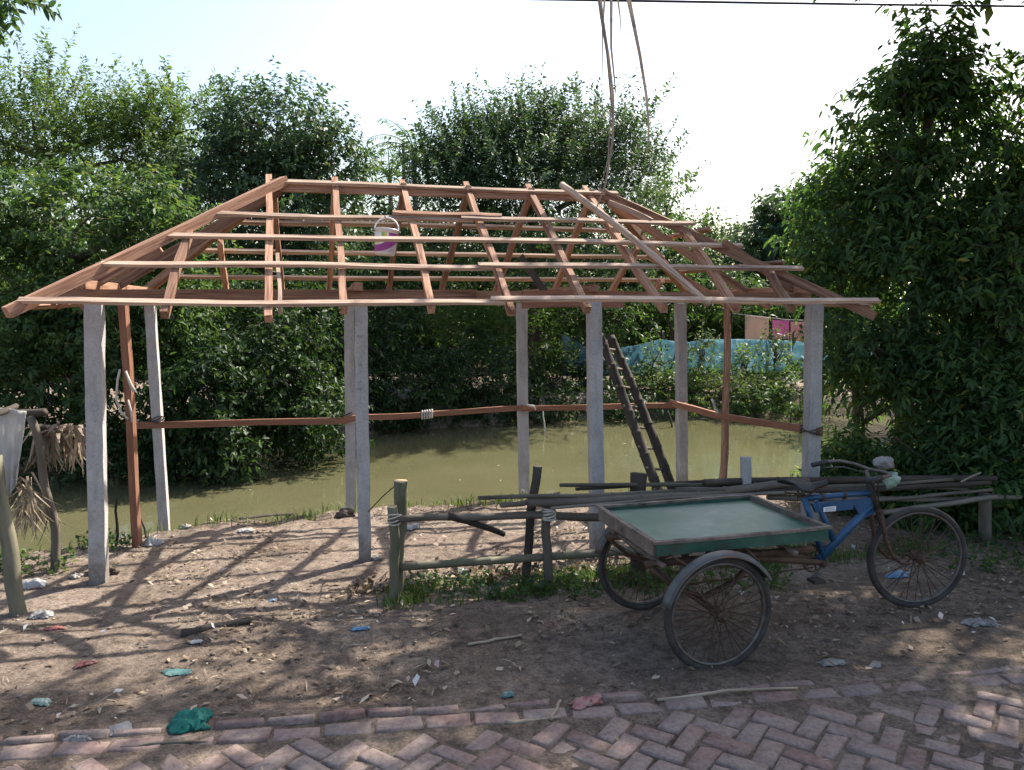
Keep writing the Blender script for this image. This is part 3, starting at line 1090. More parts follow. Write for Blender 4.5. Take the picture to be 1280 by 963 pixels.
# rag tied where two rails meet
mb = MB()
for k in range(5):
    a0 = k * .9
    c = P(528 + k * 3, 519, 9.44)
    pts = [c + Vector((0, math.cos(a) * .035, math.sin(a) * .05 + .004 * k)) for a in [i * math.pi / 5 for i in range(11)]]
    mb.tube(pts, .011, 5, False)
recentred(mb, 'white_rag', M['white_cloth'], shed, True)
mb = MB()
mb.tube([P(660, 507, 9.66), P(667, 508, 9.62), P(670, 513, 9.62)], [.014, .016, .006], 5)
recentred(mb, 'white_rag', M['white_cloth'], shed, True)
# faint painted marks on one post
mb = MB()
bp = POSTS[1][1]
rq = random.Random(2)
for py in (421, 456, 466, 478, 487):
    mb = MB()
    c = P(449.5, py, bp.y - .060)
    x = -.022
    while x < .02:
        wq = rq.uniform(.004, .009)
        mb.box(c + Vector((x, 0, rq.uniform(-.004, .004))), (wq, .003, rq.uniform(.012, .034)), jit=.0015)
        x += wq + rq.uniform(.004, .010)
    recentred(mb, 'faded_lettering', M['ink'], shed)

# ---- loose pole lying over the roof
q0, q1 = front(4.50, -.13, .10), front(5.55, .99, .085)
q0 = P(702, 231, 8.15)
q1 = P(886, 381, front(5.4, 1.0).y - .02)
pl = pole('loose_pole', q0, q1, .034, .03, M['batten'], None, bow=.06, n=16)
tag(pl, 'long pale debarked pole lying loose and slanting across the roof battens', 'pole')

# ---- pail hung in the roof
tt = 2.7
for _ in range(12):
    q_ = front(tt, .335, .02)
    tt += (P(483, 280, q_.y).x - q_.x) * .8
hk = front(tt, .335, .02) - Vector((0, .06, 0))
mb = MB()
mb.tube([hk + Vector((0, .06, 0)), hk + Vector((0, -.01, -.003)), hk + Vector((0, -.025, .012))], .005, 6)
recentred(mb, 'nail_hook', M['steel'], shed, True)
c = hk + Vector((0, 0, -.223 + .0))
pail = thing('paint_pail', 'white plastic paint pail with purple printed band hanging among the roof timbers', 'pail', c)


def lathe(prof, seg=28, sq=1.0):
    mb = MB()
    vs, fs = [], []
    for r, z in prof:
        for k in range(seg):
            a = 2 * math.pi * k / seg
            vs.append((r * math.cos(a), r * math.sin(a) * sq, z))
    for i in range(len(prof) - 1):
        for k in range(seg):
            k2 = (k + 1) % seg
            fs.append((i * seg + k, i * seg + k2, (i + 1) * seg + k2, (i + 1) * seg + k))
    mb.add(vs, fs)
    return mb


tilt = Matrix.Diagonal((1, 1, .84, 1)) @ Matrix.Rotation(R(5), 4, 'Y') @ Matrix.Rotation(R(-4), 4, 'X')
lathe([(0, -.145), (.088, -.145), (.093, -.137), (.108, .118), (.116, .12), (.116, .134), (.108, .136), (.104, .125), (.09, -.13), (0, -.133)]).obj('pail_body', M['pail'], pail, tilt, True)


def pail_print():
    m, nt, out = new_mat('pail_print')
    v = coords(nt, rnd=False)
    mp = N(nt, 'ShaderNodeMapping')
    mp.inputs['Location'].default_value = (.07, 0, -.06)
    nt.links.new(v, mp.inputs['Vector'])
    sx = nt.nodes.new('ShaderNodeSeparateXYZ'); nt.links.new(mp.outputs[0], sx.inputs[0])
    cx = nt.nodes.new('ShaderNodeCombineXYZ')
    nt.links.new(sx.outputs['X'], cx.inputs['X']); nt.links.new(sx.outputs['Z'], cx.inputs['Z'])
    ln = nt.nodes.new('ShaderNodeVectorMath'); ln.operation = 'LENGTH'
    nt.links.new(cx.outputs[0], ln.inputs[0])
    mr = N(nt, 'ShaderNodeMapRange'); mr.inputs['From Max'].default_value = .2
    nt.links.new(ln.outputs['Value'], mr.inputs['Value'])
    r = nt.nodes.new('ShaderNodeValToRGB'); r.color_ramp.interpolation = 'CONSTANT'
    e = r.color_ramp.elements
    stops = [(0, (.72, .70, .71)), (.22, (.25, .42, .08)), (.36, (.62, .52, .08)), (.47, (.72, .7, .7)), (.55, (.30, .05, .27)), (.92, (.55, .5, .55))]
    while len(e) < len(stops): e.new(.5)
    for k, (p, cc) in enumerate(stops):
        e[k].position = p; e[k].color = c4(cc)
    nt.links.new(mr.outputs[0], r.inputs['Fac'])
    b = N(nt, 'ShaderNodeBsdfPrincipled', Roughness=.4)
    nt.links.new(r.outputs[0], b.inputs['Base Color'])
    nt.links.new(b.outputs[0], out.inputs['Surface'])
    return m


lathe([(.0955, -.12), (.1075, .085)]).obj('printed_band', pail_print(), pail, tilt, True)
mb = MB()
mb.tube([(math.cos(a) * .114, 0, .12 + math.sin(a) * .145) for a in [math.pi * k / 14 for k in range(15)]], .0075, 6)
mb.obj('handle', M['pail'], pail, tilt, True)

# ---- bamboo ladder leaning inside the shed
la, lb = P(750, 419, 8.5), P(838, 655, 7.6)
la2, lb2 = P(763, 421, 8.8), P(855, 655, 7.95)
lad = thing('bamboo_ladder', 'dark bamboo ladder leaning steeply inside the shed above the water', 'ladder', lb)
pole('ladder_rail', lb, la, .052, .046, [M['dark_wood']][0], lad, nodes=.25, bow=.03)
pole('ladder_rail', lb2, la2, .052, .046, [M['dark_wood']][0], lad, nodes=.25, bow=.03)
for k in range(9):
    t = .06 + k * .108
    a, b = lb.lerp(la, t), lb2.lerp(la2, t)
    d = (b - a).normalized()
    pole('rung', a - d * .09, b + d * .09, (.015), .014, M['old_wood'], lad, bow=.01)

# ------------------------------------------------------------------ cargo tricycle
near = G(903, 836); far = G(800, 759); fro = G(1146, 765)
mid = (near + far) / 2
hx = Vector((fro.x - mid.x, fro.y - mid.y, 0)).normalized()
HD = math.atan2(hx.y, hx.x)
HD = R(16.0)
mid.z = (near.z + far.z) / 2
xa = Vector((math.cos(HD), math.sin(HD), 0))
ya = Vector((-math.sin(HD), math.cos(HD), 0))
za = Vector((0, 0, 1))
rot = Matrix((xa, ya, za)).transposed()
tri = thing('cargo_tricycle', 'old cargo tricycle with green flatbed tray and blue frame parked before the pole fence', 'tricycle', mid + za * -.012, rot)


def wheel(c, steer=0.0, r=.35, spokes=32, thick=.022):
    m = Matrix.Translation(c) @ Matrix.Rotation(steer, 4, 'Z')
    mb = MB()
    X, Z = Vector((1, 0, 0)), Vector((0, 0, 1))
    mb.tube([(0, -.055, 0), (0, -.05, 0), (0, -.035, 0), (0, .035, 0), (0, .05, 0), (0, .055, 0)], [.02, .036, .03, .03, .036, .02], 14)
    mb.tube([(0, -.085, 0), (0, .085, 0)], .011, 8)
    for k in range(spokes):
        a = 2 * math.pi * k / spokes
        s = 1 if k % 2 else -1
        a2 = a + (.22 if (k // 2) % 2 else -.22)
        mb.tube([(math.cos(a2) * .032, s * .042, math.sin(a2) * .032), (math.cos(a) * (r - .035), s * .004, math.sin(a) * (r - .035))], .0034, 4, False)
    w = mb.obj('wheel', M['rust'], tri, m, True)
    mb = MB(); mb.torus((0, 0, 0), X, Z, r - thick, thick, 72, 12, .95)
    mb.obj('tyre', M['rubber'], w, None, True)
    mb = MB(); mb.torus((0, 0, 0), X, Z, r - 2 * thick - .004, .012, 72, 8, 1.3)
    mb.obj('rim', M['steel'], w, None, True)
    return w


wheel(Vector((0, -.5, .345)), 0, .352)
wheel(Vector((0, .5, .345)), 0, .352)
wheel(Vector((1.89, 0, .362)), R(-11), .374)

# tray
ZT = .765
x0, x1, y0, y1 = -.365, .81, -.40, .46
mb = MB(); mb.box(((x0 + x1) / 2, (y0 + y1) / 2, ZT - .020), (x1 - x0 - .06, y1 - y0 - .06, .02), jit=.002)
tray = mb.obj('tray_floor', M['green_paint'], tri)
lx, ly = x1 - x0, y1 - y0
for nm, p, q, w, h, mt in (('tray_side', (x0, y0, ZT - .043), (x1, y0, ZT - .043), .024, .074, 'green_side'),
                           ('tray_side', (x0, y1, ZT - .043), (x1, y1, ZT - .043), .024, .074, 'green_side'),
                           ('tray_side', (x0, y0 + .016, ZT - .045), (x0, y1 - .016, ZT - .045), .026, .078, 'tray_wood'),
                           ('tray_side', (x1, y0 + .016, ZT - .045), (x1, y1 - .016, ZT - .045), .026, .078, 'tray_wood')):
    timber(nm, rot @ Vector(p) + mid, rot @ Vector(q) + mid, w, h, M[mt], tri, up=za, bow=.003, jit=.002)
for p, q in (((x0 - .02, y0 - .003, ZT), (x1 + .02, y0 - .003, ZT)), ((x0 - .02, y1 + .003, ZT), (x1 + .02, y1 + .003, ZT)),
             ((x0 - .004, y0 + .022, ZT + .001), (x0 - .004, y1 - .022, ZT + .001)), ((x1 + .004, y0 + .022, ZT + .001), (x1 + .004, y1 - .022, ZT + .001))):
    timber('tray_ledge', rot @ Vector(p) + mid, rot @ Vector(q) + mid, .034, .016, M['tray_wood'], tri, up=za, bow=.003, jit=.002)


def lbar(name, pts, r, mat, seg=8, parent=None, flat=None):
    mb = MB(); mb.tube(pts, r, seg, flat=flat)
    return mb.obj(name, M[mat], parent or tri, None, True)


# undercarriage
lbar('axle', [(0, -.47, .345), (0, .47, .345)], .02, 'rust')
for y in (-.33, .36):
    lbar('leaf_spring', [(-.36, y, .60), (-.2, y, .46), (0, y, .39), (.2, y, .46), (.36, y, .60)], .022, 'rust', 6, flat=(.6, 1.3))
for y in (-.30, .28):
    lbar('chassis_rail', [(-.38, y, .615), (.35, y, .615), (.8, y * .9, .60)], .024, 'rust', 6)
for x in (-.3, .15, .6):
    lbar('cross_bar', [(x, -.385, .625), (x, .44, .625)], .018, 'tray_wood', 6)
lbar('chassis_rail', [(.1, -.18, .60), (.55, -.09, .50), (1.06, -.035, .41)], .02, 'rust')
lbar('chassis_rail', [(.1, .18, .60), (.55, .09, .50), (1.06, .035, .41)], .02, 'rust')
lbar('chassis_rail', [(.78, .0, .62), (.96, 0, .66)], .022, 'blue_paint')
mb = MB(); mb.tube([(0.0, .10, .395), (1.07, .06, .455)], .005, 4); mb.tube([(0.0, .10, .30), (1.07, .06, .345)], .005, 4)
mb.obj('drive_chain', M['rust'], tri)


def fender(y, a0, a1, r=.388, w=.085):
    mb = MB()
    n = 22
    vs = []
    for i in range(n + 1):
        a = a0 + (a1 - a0) * i / n
        for k in range(7):
            s = -1 + 2 * k / 6
            rr = r - .028 * s * s
            vs.append((math.cos(a) * rr, y + s * w / 2, .345 + math.sin(a) * rr))
    mb.grid(vs, n + 1, 7)
    # rolled edge
    o = mb.obj('fender', M['fender'], tri, None, True)
    md = o.modifiers.new('thickness', 'SOLIDIFY'); md.thickness = .004
    for e in (-1, 1):
        m2 = MB(); m2.tube([(math.cos(a0 + (a1 - a0) * i / n) * (r - .028), y + e * w / 2, .345 + math.sin(a0 + (a1 - a0) * i / n) * (r - .028)) for i in range(n + 1)], .006, 6)
        m2.obj('fender_bead', M['fender'], o, None, True)
    return o


fender(-.515, R(30), R(166))
fender(.51, R(30), R(166))
for x, z, tx in ((-.28, .70, -.19), (.22, .72, .25)):
    lbar('fender_stay', [(x, -.41, .70), (tx, -.52, .345 + .30)], .006, 'rust')

# bicycle half: blue frame
lbar('top_tube', [(.93, 0, .858), (1.47, 0, .862)], .022, 'blue_paint', 8, flat=(.9, .9))
lbar('seat_tube', [(.925, 0, .87), (1.10, 0, .43)], .024, 'blue_paint', 8, flat=(.8, 1))
lbar('brace_tube', [(1.03, 0, .83), (1.175, 0, .55)], .021, 'blue_paint', 8)
lbar('down_tube', [(1.49, 0, .78), (1.30, 0, .62), (1.06, 0, .41)], .027, 'blue_paint', 8, flat=(1.2, .7))
mb = MB()
mb.add([(1.30, -.012, .82), (1.50, -.012, .83), (1.50, -.012, .72), (1.40, -.012, .68), (1.30, .012, .82), (1.50, .012, .83), (1.50, .012, .72), (1.40, .012, .68)],
       [(0, 1, 2, 3), (7, 6, 5, 4), (0, 4, 5, 1), (1, 5, 6, 2), (2, 6, 7, 3), (3, 7, 4, 0)])
mb.obj('frame_gusset', M['blue_paint'], tri)
mb = MB()
mb.add([(.99, -.012, .82), (1.32, -.012, .82), (1.32, -.012, .755), (1.02, -.012, .755), (.99, .012, .82), (1.32, .012, .82), (1.32, .012, .755), (1.02, .012, .755)],
       [(0, 1, 2, 3), (7, 6, 5, 4), (0, 4, 5, 1), (1, 5, 6, 2), (2, 6, 7, 3), (3, 7, 4, 0)])
mb.obj('frame_panel', M['blue_paint'], tri)
mb = MB(); mb.box((1.10, -.045, .782), (.098, .006, .032), jit=.001)
pl_ = mb.obj('number_plate', M['plate'], tri)
mb = MB()
rr = random.Random(5)
for r_ in range(2):
    x = 1.062
    while x < 1.135:
        w = rr.uniform(.005, .011)
        mb.box((x + w / 2, -.0487, .7875 - r_ * .0115), (w, .0008, rr.uniform(.004, .006)))
        x += w + .0035
mb.obj('faded_lettering', M['ink'], pl_)
# head tube, fork, handlebar
hd = Vector((.155, 0, -.39)).normalized()
lbar('head_tube', [(1.455, 0, .93), (1.51, 0, .74)], .026, 'dark_wood', 10)
for y in (-1, 1):
    lbar('fork_blade', [(1.515, y * .05, .735), (1.53, y * .054, .66), (1.565, y * .056, .52), (1.625, y * .058, .415), (1.70, y * .06, .355), (1.765, y * .062, .345)], [.018, .018, .016, .014, .012, .011], 'rust', 8, flat=(1, .75))
lbar('fork_crown', [(1.515, -.062, .735), (1.515, .062, .735)], .019, 'rust')
lbar('stem', [(1.45, 0, .93), (1.425, 0, 1.02)], .014, 'steel')
hb = lbar('handlebar', [(1.20, -.27, 1.02), (1.30, -.275, 1.035), (1.40, -.25, 1.04), (1.45, -.15, 1.035), (1.45, 0, 1.025), (1.45, .15, 1.035), (1.40, .25, 1.04), (1.30, .275, 1.035), (1.20, .27, 1.02)], .012, 'steel')
for y in (-1, 1):
    lbar('grip', [(1.19, y * .27, 1.017), (1.24, y * .2715, 1.025), (1.31, y * .275, 1.036)], .018, 'black', 10, hb)
lbar('brake_rod', [(1.25, -.255, 1.0), (1.40, -.2, 1.005), (1.47, -.06, .99), (1.50, -.045, .75)], .005, 'steel', 5)
lbar('brake_rod', [(1.25, .255, 1.0), (1.40, .2, 1.005), (1.47, .06, .99), (1.50, .045, .75)], .005, 'steel', 5)
# cross stay and side rod behind the fork
lbar('side_stay', [(1.50, .03, .84), (1.60, .07, .66), (1.68, .065, .46), (1.765, .075, .35)], .010, 'rust')
# saddle
mb = MB()
prof = []
for i in range(11):
    t = i / 10
    x = .80 + t * .30
    wd = .105 * (1 - smooth(.25, .75, t)) + .024
    for k in range(9):
        a = math.pi * k / 8
        s = math.cos(a)
        prof.append((x, s * wd, .925 + .03 * (1 - t) * 1.0 + .015 * t + math.sin(a) * .035 - .02 * math.sin(math.pi * t)))
mb.grid(prof, 11, 9)
sd_ = mb.obj('saddle', M['black'], tri, None, True)
md = sd_.modifiers.new('thickness', 'SOLIDIFY'); md.thickness = .012
lbar('saddle_spring', [(.83, -.07, .93), (.83, -.07, .885), (.92, -.03, .88), (1.08, -.012, .935)], .007, 'rust', 6, sd_)
lbar('saddle_spring', [(.83, .07, .93), (.83, .07, .885), (.92, .03, .88), (1.08, .012, .935)], .007, 'rust', 6, sd_)
lbar('frame_lug', [(1.06, 0, .858), (1.075, 0, .858)], .029, 'rust', 8)
lbar('frame_lug', [(1.24, 0, .858), (1.255, 0, .858)], .029, 'rust', 8)
lbar('seat_pin', [(.925, 0, .87), (.915, 0, .93)], .014, 'steel')
# crank
mb = MB(); mb.torus((1.07, .06, .40), Vector((1, 0, 0)), Vector((0, 0, 1)), .085, .006, 40, 6)
for k in range(5):
    a = k * 1.2566
    mb.tube([(1.07, .06, .40), (1.07 + .085 * math.cos(a), .06, .40 + .085 * math.sin(a))], .006, 4)
mb.obj('chainring', M['rust'], tri)
lbar('bottom_bracket', [(1.07, -.08, .40), (1.07, .08, .40)], .022, 'rust', 10)
lbar('crank_arm', [(1.07, -.09, .40), (.935, -.10, .335)], .011, 'steel', 6)
lbar('crank_arm', [(1.07, .09, .40), (1.20, .10, .46)], .011, 'steel', 6)
for x, y, z in ((.935, -.15, .335), (1.20, .15, .46)):
    mb = MB(); mb.box((x, y, z), (.085, .085, .022), jit=.003)
    mb.obj('pedal', M['rubber'], tri)

# the bicycle half is a little longer than drawn above
for o_ in list(tri.children):
    for q_ in [o_] + list(o_.children):
        if q_.type == 'MESH' and o_.matrix_local == Matrix.Identity(4):
            for v_ in q_.data.vertices:
                x_ = v_.co.x
                if x_ > .8:
                    v_.co.x = x_ + .05 * float(smooth(.8, .93, x_)) + .055 * max(0, x_ - .93) / .83


def blob(name, c, r, seed, mat, n=26, rough=.35, squash=(1, 1, 1), freq=2.2):
    """a crumpled lump"""
    rng = np.random.default_rng(seed)
    mb = MB()
    m = n // 2
    vs = []
    th = np.linspace(0.02, math.pi - .02, m + 1)
    ph = np.linspace(0, 2 * math.pi, n, endpoint=False)
    TH, PH = np.meshgrid(th, ph, indexing='ij')
    x = np.sin(TH) * np.cos(PH); y = np.sin(TH) * np.sin(PH); z = np.cos(TH)
    f = fbm(x * freq + y * 1.7 + seed, z * freq + y * freq * .8 + 5, seed % 50, 4)
    f2 = np.abs(fbm(x * freq * 2.3 + z + 3, y * freq * 2.1 + z * freq + 9, seed % 50 + 7, 3) - .5) * 2
    k = 1 - rough * .6 + rough * 1.3 * (f - .2) - rough * .5 * f2
    V = np.stack([x * k * r * squash[0], y * k * r * squash[1], z * k * r * squash[2]], -1)
    vs = [tuple(p) for p in V.reshape(-1, 3)]
    fs = []
    for i in range(m):
        for j in range(n):
            j2 = (j + 1) % n
            fs.append((i * n + j, (i + 1) * n + j, (i + 1) * n + j2, i * n + j2))
    mb.add(vs, fs)
    return mb.obj(name, M[mat], None, Matrix.Translation(Vector(c)), True)


WT = world_of(tri)
o = blob('cloth_bundle', WT @ Vector((1.54, -.03, 1.07)), .075, 11, 'grey_plastic', squash=(1.05, .9, .72), rough=.6)
tag(o, 'dirty greyish cloth bundle wrapped over the tricycle handlebar', 'cloth')
o = blob('shopping_bag', WT @ Vector((1.565, -.075, .96)), .075, 23, 'palegreen_plastic', squash=(.9, .7, 1.0), rough=.75, freq=3.4)
tag(o, 'small pale green plastic bag tied below the handlebar', 'bag')

# ------------------------------------------------------------------ pole fence behind the tricycle
FB0, FB1 = G(490, 752), G(683, 737)
fdir = (FB1 - FB0); fdir.z = 0; fdir.normalize()


def fence_y(px):
    """distance of the fence line at a picture column"""
    t = (px - 640) / F
    # x = t*(Y*cp+...) ~ t*Y*1.04 ; line: Y = FB0.y + (x-FB0.x)*s
    s = fdir.y / fdir.x
    x = FB0.x
    Y = FB0.y
    for _ in range(8):
        x = t * Y * 1.035
        Y = FB0.y + (x - FB0.x) * s
    return Y


fence = thing('pole_fence', 'low weathered rail fence of rough round posts and poles along the dirt edge', 'fence', (FB0 + FB1) / 2)


def fpost(px0, py0, px1, py1, r0, r1, mat, dy=0.0, end='cut_wood', bow=.02, base=None):
    Y = fence_y(px0) + dy
    a = P(px0, py0, Y); b = P(px1, py1, Y)
    zb = gz(a.x, a.y) - .1
    d = (a - b).normalized()
    if a.z > zb:
        a = a + d * ((a.z - zb) / max(.2, -d.z))
    return pole('fence_post', a, b, r0, r1, M[mat], fence, seg=11, bow=bow, kink=.006, end=M[end] if end else None)


fpost(490, 752, 491, 633, .036, .038, 'mossy_bamboo')
fpost(498, 712, 502, 601, .040, .052, 'mossy_bamboo', dy=.10)
fpost(688, 737, 682, 625, .042, .036, 'old_wood')
fpost(662, 698, 672, 583, .034, .037, 'dark_wood', dy=.12)
fpost(1234, 718, 1231, 618, .06, .055, 'old_wood', end=None)
fpost(798, 690, 798, 592, .06, .07, 'dark_wood', dy=.14, end=None)

pole('fence_rail', P(489, 650, fence_y(489) - .02), P(775, 647, fence_y(775) + .03), .026, .036, M['old_wood'], fence, bow=.03, kink=.008)
pole('fence_rail', P(500, 709, fence_y(500) + .04), P(880, 682, fence_y(880) + .06), .030, .035, M['mossy_bamboo'], fence, bow=.02, nodes=.3)
pole('fence_rail', P(560, 645, fence_y(560) - .01), P(630, 668, fence_y(630) + .08), .03, .022, M['dark_wood'], fence, bow=.02)
mb = MB()
c = P(686, 642, fence_y(686))
for k in range(5):
    mb.tube([c + Vector((math.cos(a) * .052, math.sin(a) * .052, (k - 2) * .016 + .012 * math.sin(a + k))) for a in [i * math.pi / 6 for i in range(13)]], .009, 5, False)
c = P(493, 648, fence_y(493))
for k in range(4):
    mb.tube([c + Vector((math.cos(a) * .05, math.sin(a) * .055, (k - 1.5) * .016 + .016 * math.sin(a + k))) for a in [i * math.pi / 6 for i in range(13)]], .005, 5, False)
recentred(mb, 'rope_tie', M['rope'], fence, True)

# long bamboo poles laid on top of the fence, each a thing
LP = [
    (660, 628, 1010, 601, .040, .034, -.03, 'old_wood', 'thick straight bamboo pole, heaviest of those laid along the fence top'),
    (598, 622, 905, 612, .016, .020, -.07, 'old_wood', 'thin bamboo pole whose tip reaches farthest towards the pond side of the fence'),
    (626, 632, 700, 618, .022, .02, -.02, 'old_wood', 'short split stick wedged under the thin bamboo tip on the fence'),
    (690, 636, 1000, 616, .012, .016, -.09, 'bamboo', 'slim pale cane slanting just below the thick bamboo pole'),
    (700, 606, 1100, 603, .016, .02, .08, 'old_wood', 'grey stick lying along the upper side of the thick bamboo pole'),
    (880, 603, 1245, 598, .032, .026, .05, 'dark_wood', 'dark bamboo pole on the fence passing behind the handlebar'),
    (930, 614, 1238, 603, .026, .022, -.02, 'dark_wood', 'dark bamboo pole on the fence just below the handlebar bundle'),
    (900, 607, 1215, 608, .022, .024, .10, 'dark_wood', 'dark slender pole at the back of the fence bundle'),
    (960, 622, 1275, 622, .028, .024, .02, 'bamboo', 'grey bamboo pole sticking out past the rightmost fence post'),
    (1010, 630, 1240, 612, .018, .016, -.06, 'old_wood', 'thin grey stick crossing low over the front wheel'),
    (1090, 642, 1245, 621, .022, .026, -.10, 'bamboo', 'pale bamboo pole end rising just above the front wheel'),
    (720, 612, 1060, 599, .014, .012, .12, 'dark_wood', 'thin dark cane slanting up behind the thick bamboo pole to the saddle'),
    (850, 612, 1190, 600, .018, .016, .01, 'old_wood', 'thin grey cane on the fence running just under the saddle'),
    (1000, 600, 1222, 596, .020, .018, .12, 'dark_wood', 'short dark pole, topmost of the fence bundle at the right'),
    (1040, 617, 1210, 612, .016, .016, -.04, 'dark_wood', 'short dark cane in the bundle right of the fork'),
    (745, 622, 850, 626, .014, .012, .03, 'dark_wood', 'short crooked twig caught between fence poles near the ladder foot'),
]
for a in LP:
    dy = a[6]
    o = pole('bamboo_pole', P(a[0], a[1], fence_y(a[0]) + dy), P(a[2], a[3], fence_y(a[2]) + dy), a[4], a[5], M[a[7]], None, bow=.035, nodes=.28 if 'bamboo' in a[8] or 'cane' in a[8] else 0, kink=.004)
    tag(o, a[8], 'pole', 'poles laid along the fence')
# pale cane tied over the bundle at the right
o = pole('bamboo_pole', P(1201, 603, fence_y(1201) - .10), P(1226, 591, fence_y(1226) - .12), .010, .009, M['straw_stick'], None, bow=.01)
tag(o, 'short pale stub of cane tied across the dark poles near the right fence post', 'pole', 'poles laid along the fence')

# concrete stub rising behind the fence
b = P(930, 622, 6.75); b.z = gz(b.x, b.y) - .1
o = timber('concrete_stub', b, P(932, 571, 6.75), .075, .075, M['concrete'], None, up=(1, 0, 0))
tag(o, 'short dark grey concrete stub standing behind the tray by the water', 'post')
# string from post to fence
mb = MB()
mb.tube([P(460, 640, 6.7), P(478, 621, 6.5), P(500, 602, fence_y(500) + .1)], .005, 5)
tag(recentred(mb, 'tie_string', M['dark_wood'], None, True), 'taut dark string tied from the fence post top to the concrete post', 'string')
mb = MB()
mb.tube([P(455, 645, 6.93), P(452, 665, 6.85), P(446, 690, 6.8)], .004, 4)
mb.tube([P(455, 645, 6.93), P(461, 668, 6.9), P(466, 688, 6.9)], .004, 4)

# ------------------------------------------------------------------ broken stall at the left edge
b0 = G(26, 768)
st = thing('broken_stall', 'collapsed market stall of leaning posts with ragged palm thatch at the left edge', 'stall', b0)
a = b0.copy(); a.z -= .15
pole('stall_post', a, P(-8, 570, b0.y + .1), .058, .054, M['mossy_bamboo'], st, bow=.03, kink=.006)
b1 = G(72, 712); a = b1.copy(); a.z -= .15
pole('stall_post', a, P(38, 520, b1.y), .040, .034, M['old_wood'], st, bow=.05, kink=.012)
pole('stall_beam', P(-30, 527, b1.y + .05), P(57, 516, b1.y + .02), .04, .034, M['dark_wood'], st, bow=.03, kink=.008)
pole('stall_beam', P(38, 533, b1.y + .1), P(112, 540, b1.y + .35), .028, .02, M['old_wood'], st, bow=.03, kink=.01)
pole('stall_beam', P(-20, 520, 5.8), P(20, 508, 6.6), .03, .025, M['dark_wood'], st, bow=.02)


def strips(name, tops, lens, mat, parent, seed, w=.018, spread=.25, dirn=(0, 0, -1), n=6):
    """ragged hanging leaf strips"""
    rng = np.random.default_rng(seed)
    mb = MB()
    for p, L in zip(tops, lens):
        p = Vector(p)
        d = Vector((rng.normal(0, spread), rng.normal(0, spread), -1.0)).normalized()
        side = Vector((rng.normal(), rng.normal(), 0)).normalized()
        curl = Vector((rng.normal(0, .5), rng.normal(0, .5), 0))
        pts = []
        for i in range(n + 1):
            t = i / n
            c = p + d * L * t + curl * L * .35 * t * t
            ww = w * (1 - .8 * t)
            sd = (side + Vector((rng.normal(0, .1), rng.normal(0, .1), 0))).normalized()
            pts += [c - sd * ww, c + sd * ww]
        mb.grid(pts, n + 1, 2)
    return recentred(mb, name, M[mat], parent)


rng = random.Random(12)
tp = [P(40 + rng.uniform(0, 66), 536 + rng.uniform(-6, 8), b1.y + .2 + rng.uniform(-.1, .15)) for _ in range(150)]
strips('thatch', tp, [rng.uniform(.10, .42) for _ in tp], 'thatch', st, 5)
tp = [P(38 + rng.uniform(0, 70), 538 + rng.uniform(-9, 5), b1.y + .15 + rng.uniform(-.1, .1)) for _ in range(70)]
strips('thatch', tp, [rng.uniform(.05, .16) for _ in tp], 'dry_frond', st, 8, .02, 1.2)
# a dead palm frond dangling between the two posts
tp = [P(26 + rng.uniform(-5, 14), 590 + rng.uniform(0, 55), b1.y - .4 + rng.uniform(-.1, .1)) for _ in range(75)]
o = strips('palm_frond', tp, [rng.uniform(.14, .38) for _ in tp], 'thatch', None, 6, .010, .55)
tag(o, 'brown dead palm frond dangling below the thatch between the two stall posts', 'palm frond')
tp = [P(44 + rng.uniform(-8, 18), 620 + rng.uniform(0, 26), b1.y - .05 + rng.uniform(-.1, .1)) for _ in range(45)]
o = strips('palm_frond', tp, [rng.uniform(.12, .3) for _ in tp], 'thatch', None, 16, .009, .5)
tag(o, 'wisp of dead palm leaf caught on the thinner leaning stall post', 'palm frond')


def sheet(name, p00, p10, p01, p11, mat, seed, amp=.05, nu=14, nv=18, parent=None, thick=.004, freq=3.0, sag=0.0):
    """cloth or plastic with folds between four corners (00-10 is the top edge)"""
    p00, p10, p01, p11 = map(Vector, (p00, p10, p01, p11))
    nrm = (p10 - p00).cross(p01 - p00).normalized()
    mb = MB(); pts = []
    for i in range(nu + 1):
        for j in range(nv + 1):
            u_, v_ = i / nu, j / nv
            p = (p00 * (1 - u_) + p10 * u_) * (1 - v_) + (p01 * (1 - u_) + p11 * u_) * v_
            f = float(fbm(np.array(u_ * freq * 1.6 + seed), np.array(v_ * freq * .5 + seed * 1.7), seed % 60, 3)) - .5
            f2 = math.sin(u_ * freq * 6 + seed + f * 5) * .35
            p = p + nrm * amp * (f * 2 + f2) * (.35 + .65 * v_) + Vector((0, 0, -sag * math.sin(math.pi * u_)))
            pts.append(p)
    mb.grid(pts, nu + 1, nv + 1)
    o = recentred(mb, name, M[mat], parent, True)
    md = o.modifiers.new('thickness', 'SOLIDIFY'); md.thickness = thick
    return o


o = sheet('white_rag', P(-14, 508, 6.3), P(33, 514, 6.35), P(-2, 640, 6.3), P(20, 606, 6.3), 'white_cloth', 4, .09)
tag(o, 'grubby white rag hanging over the dark beam at the left edge', 'rag')
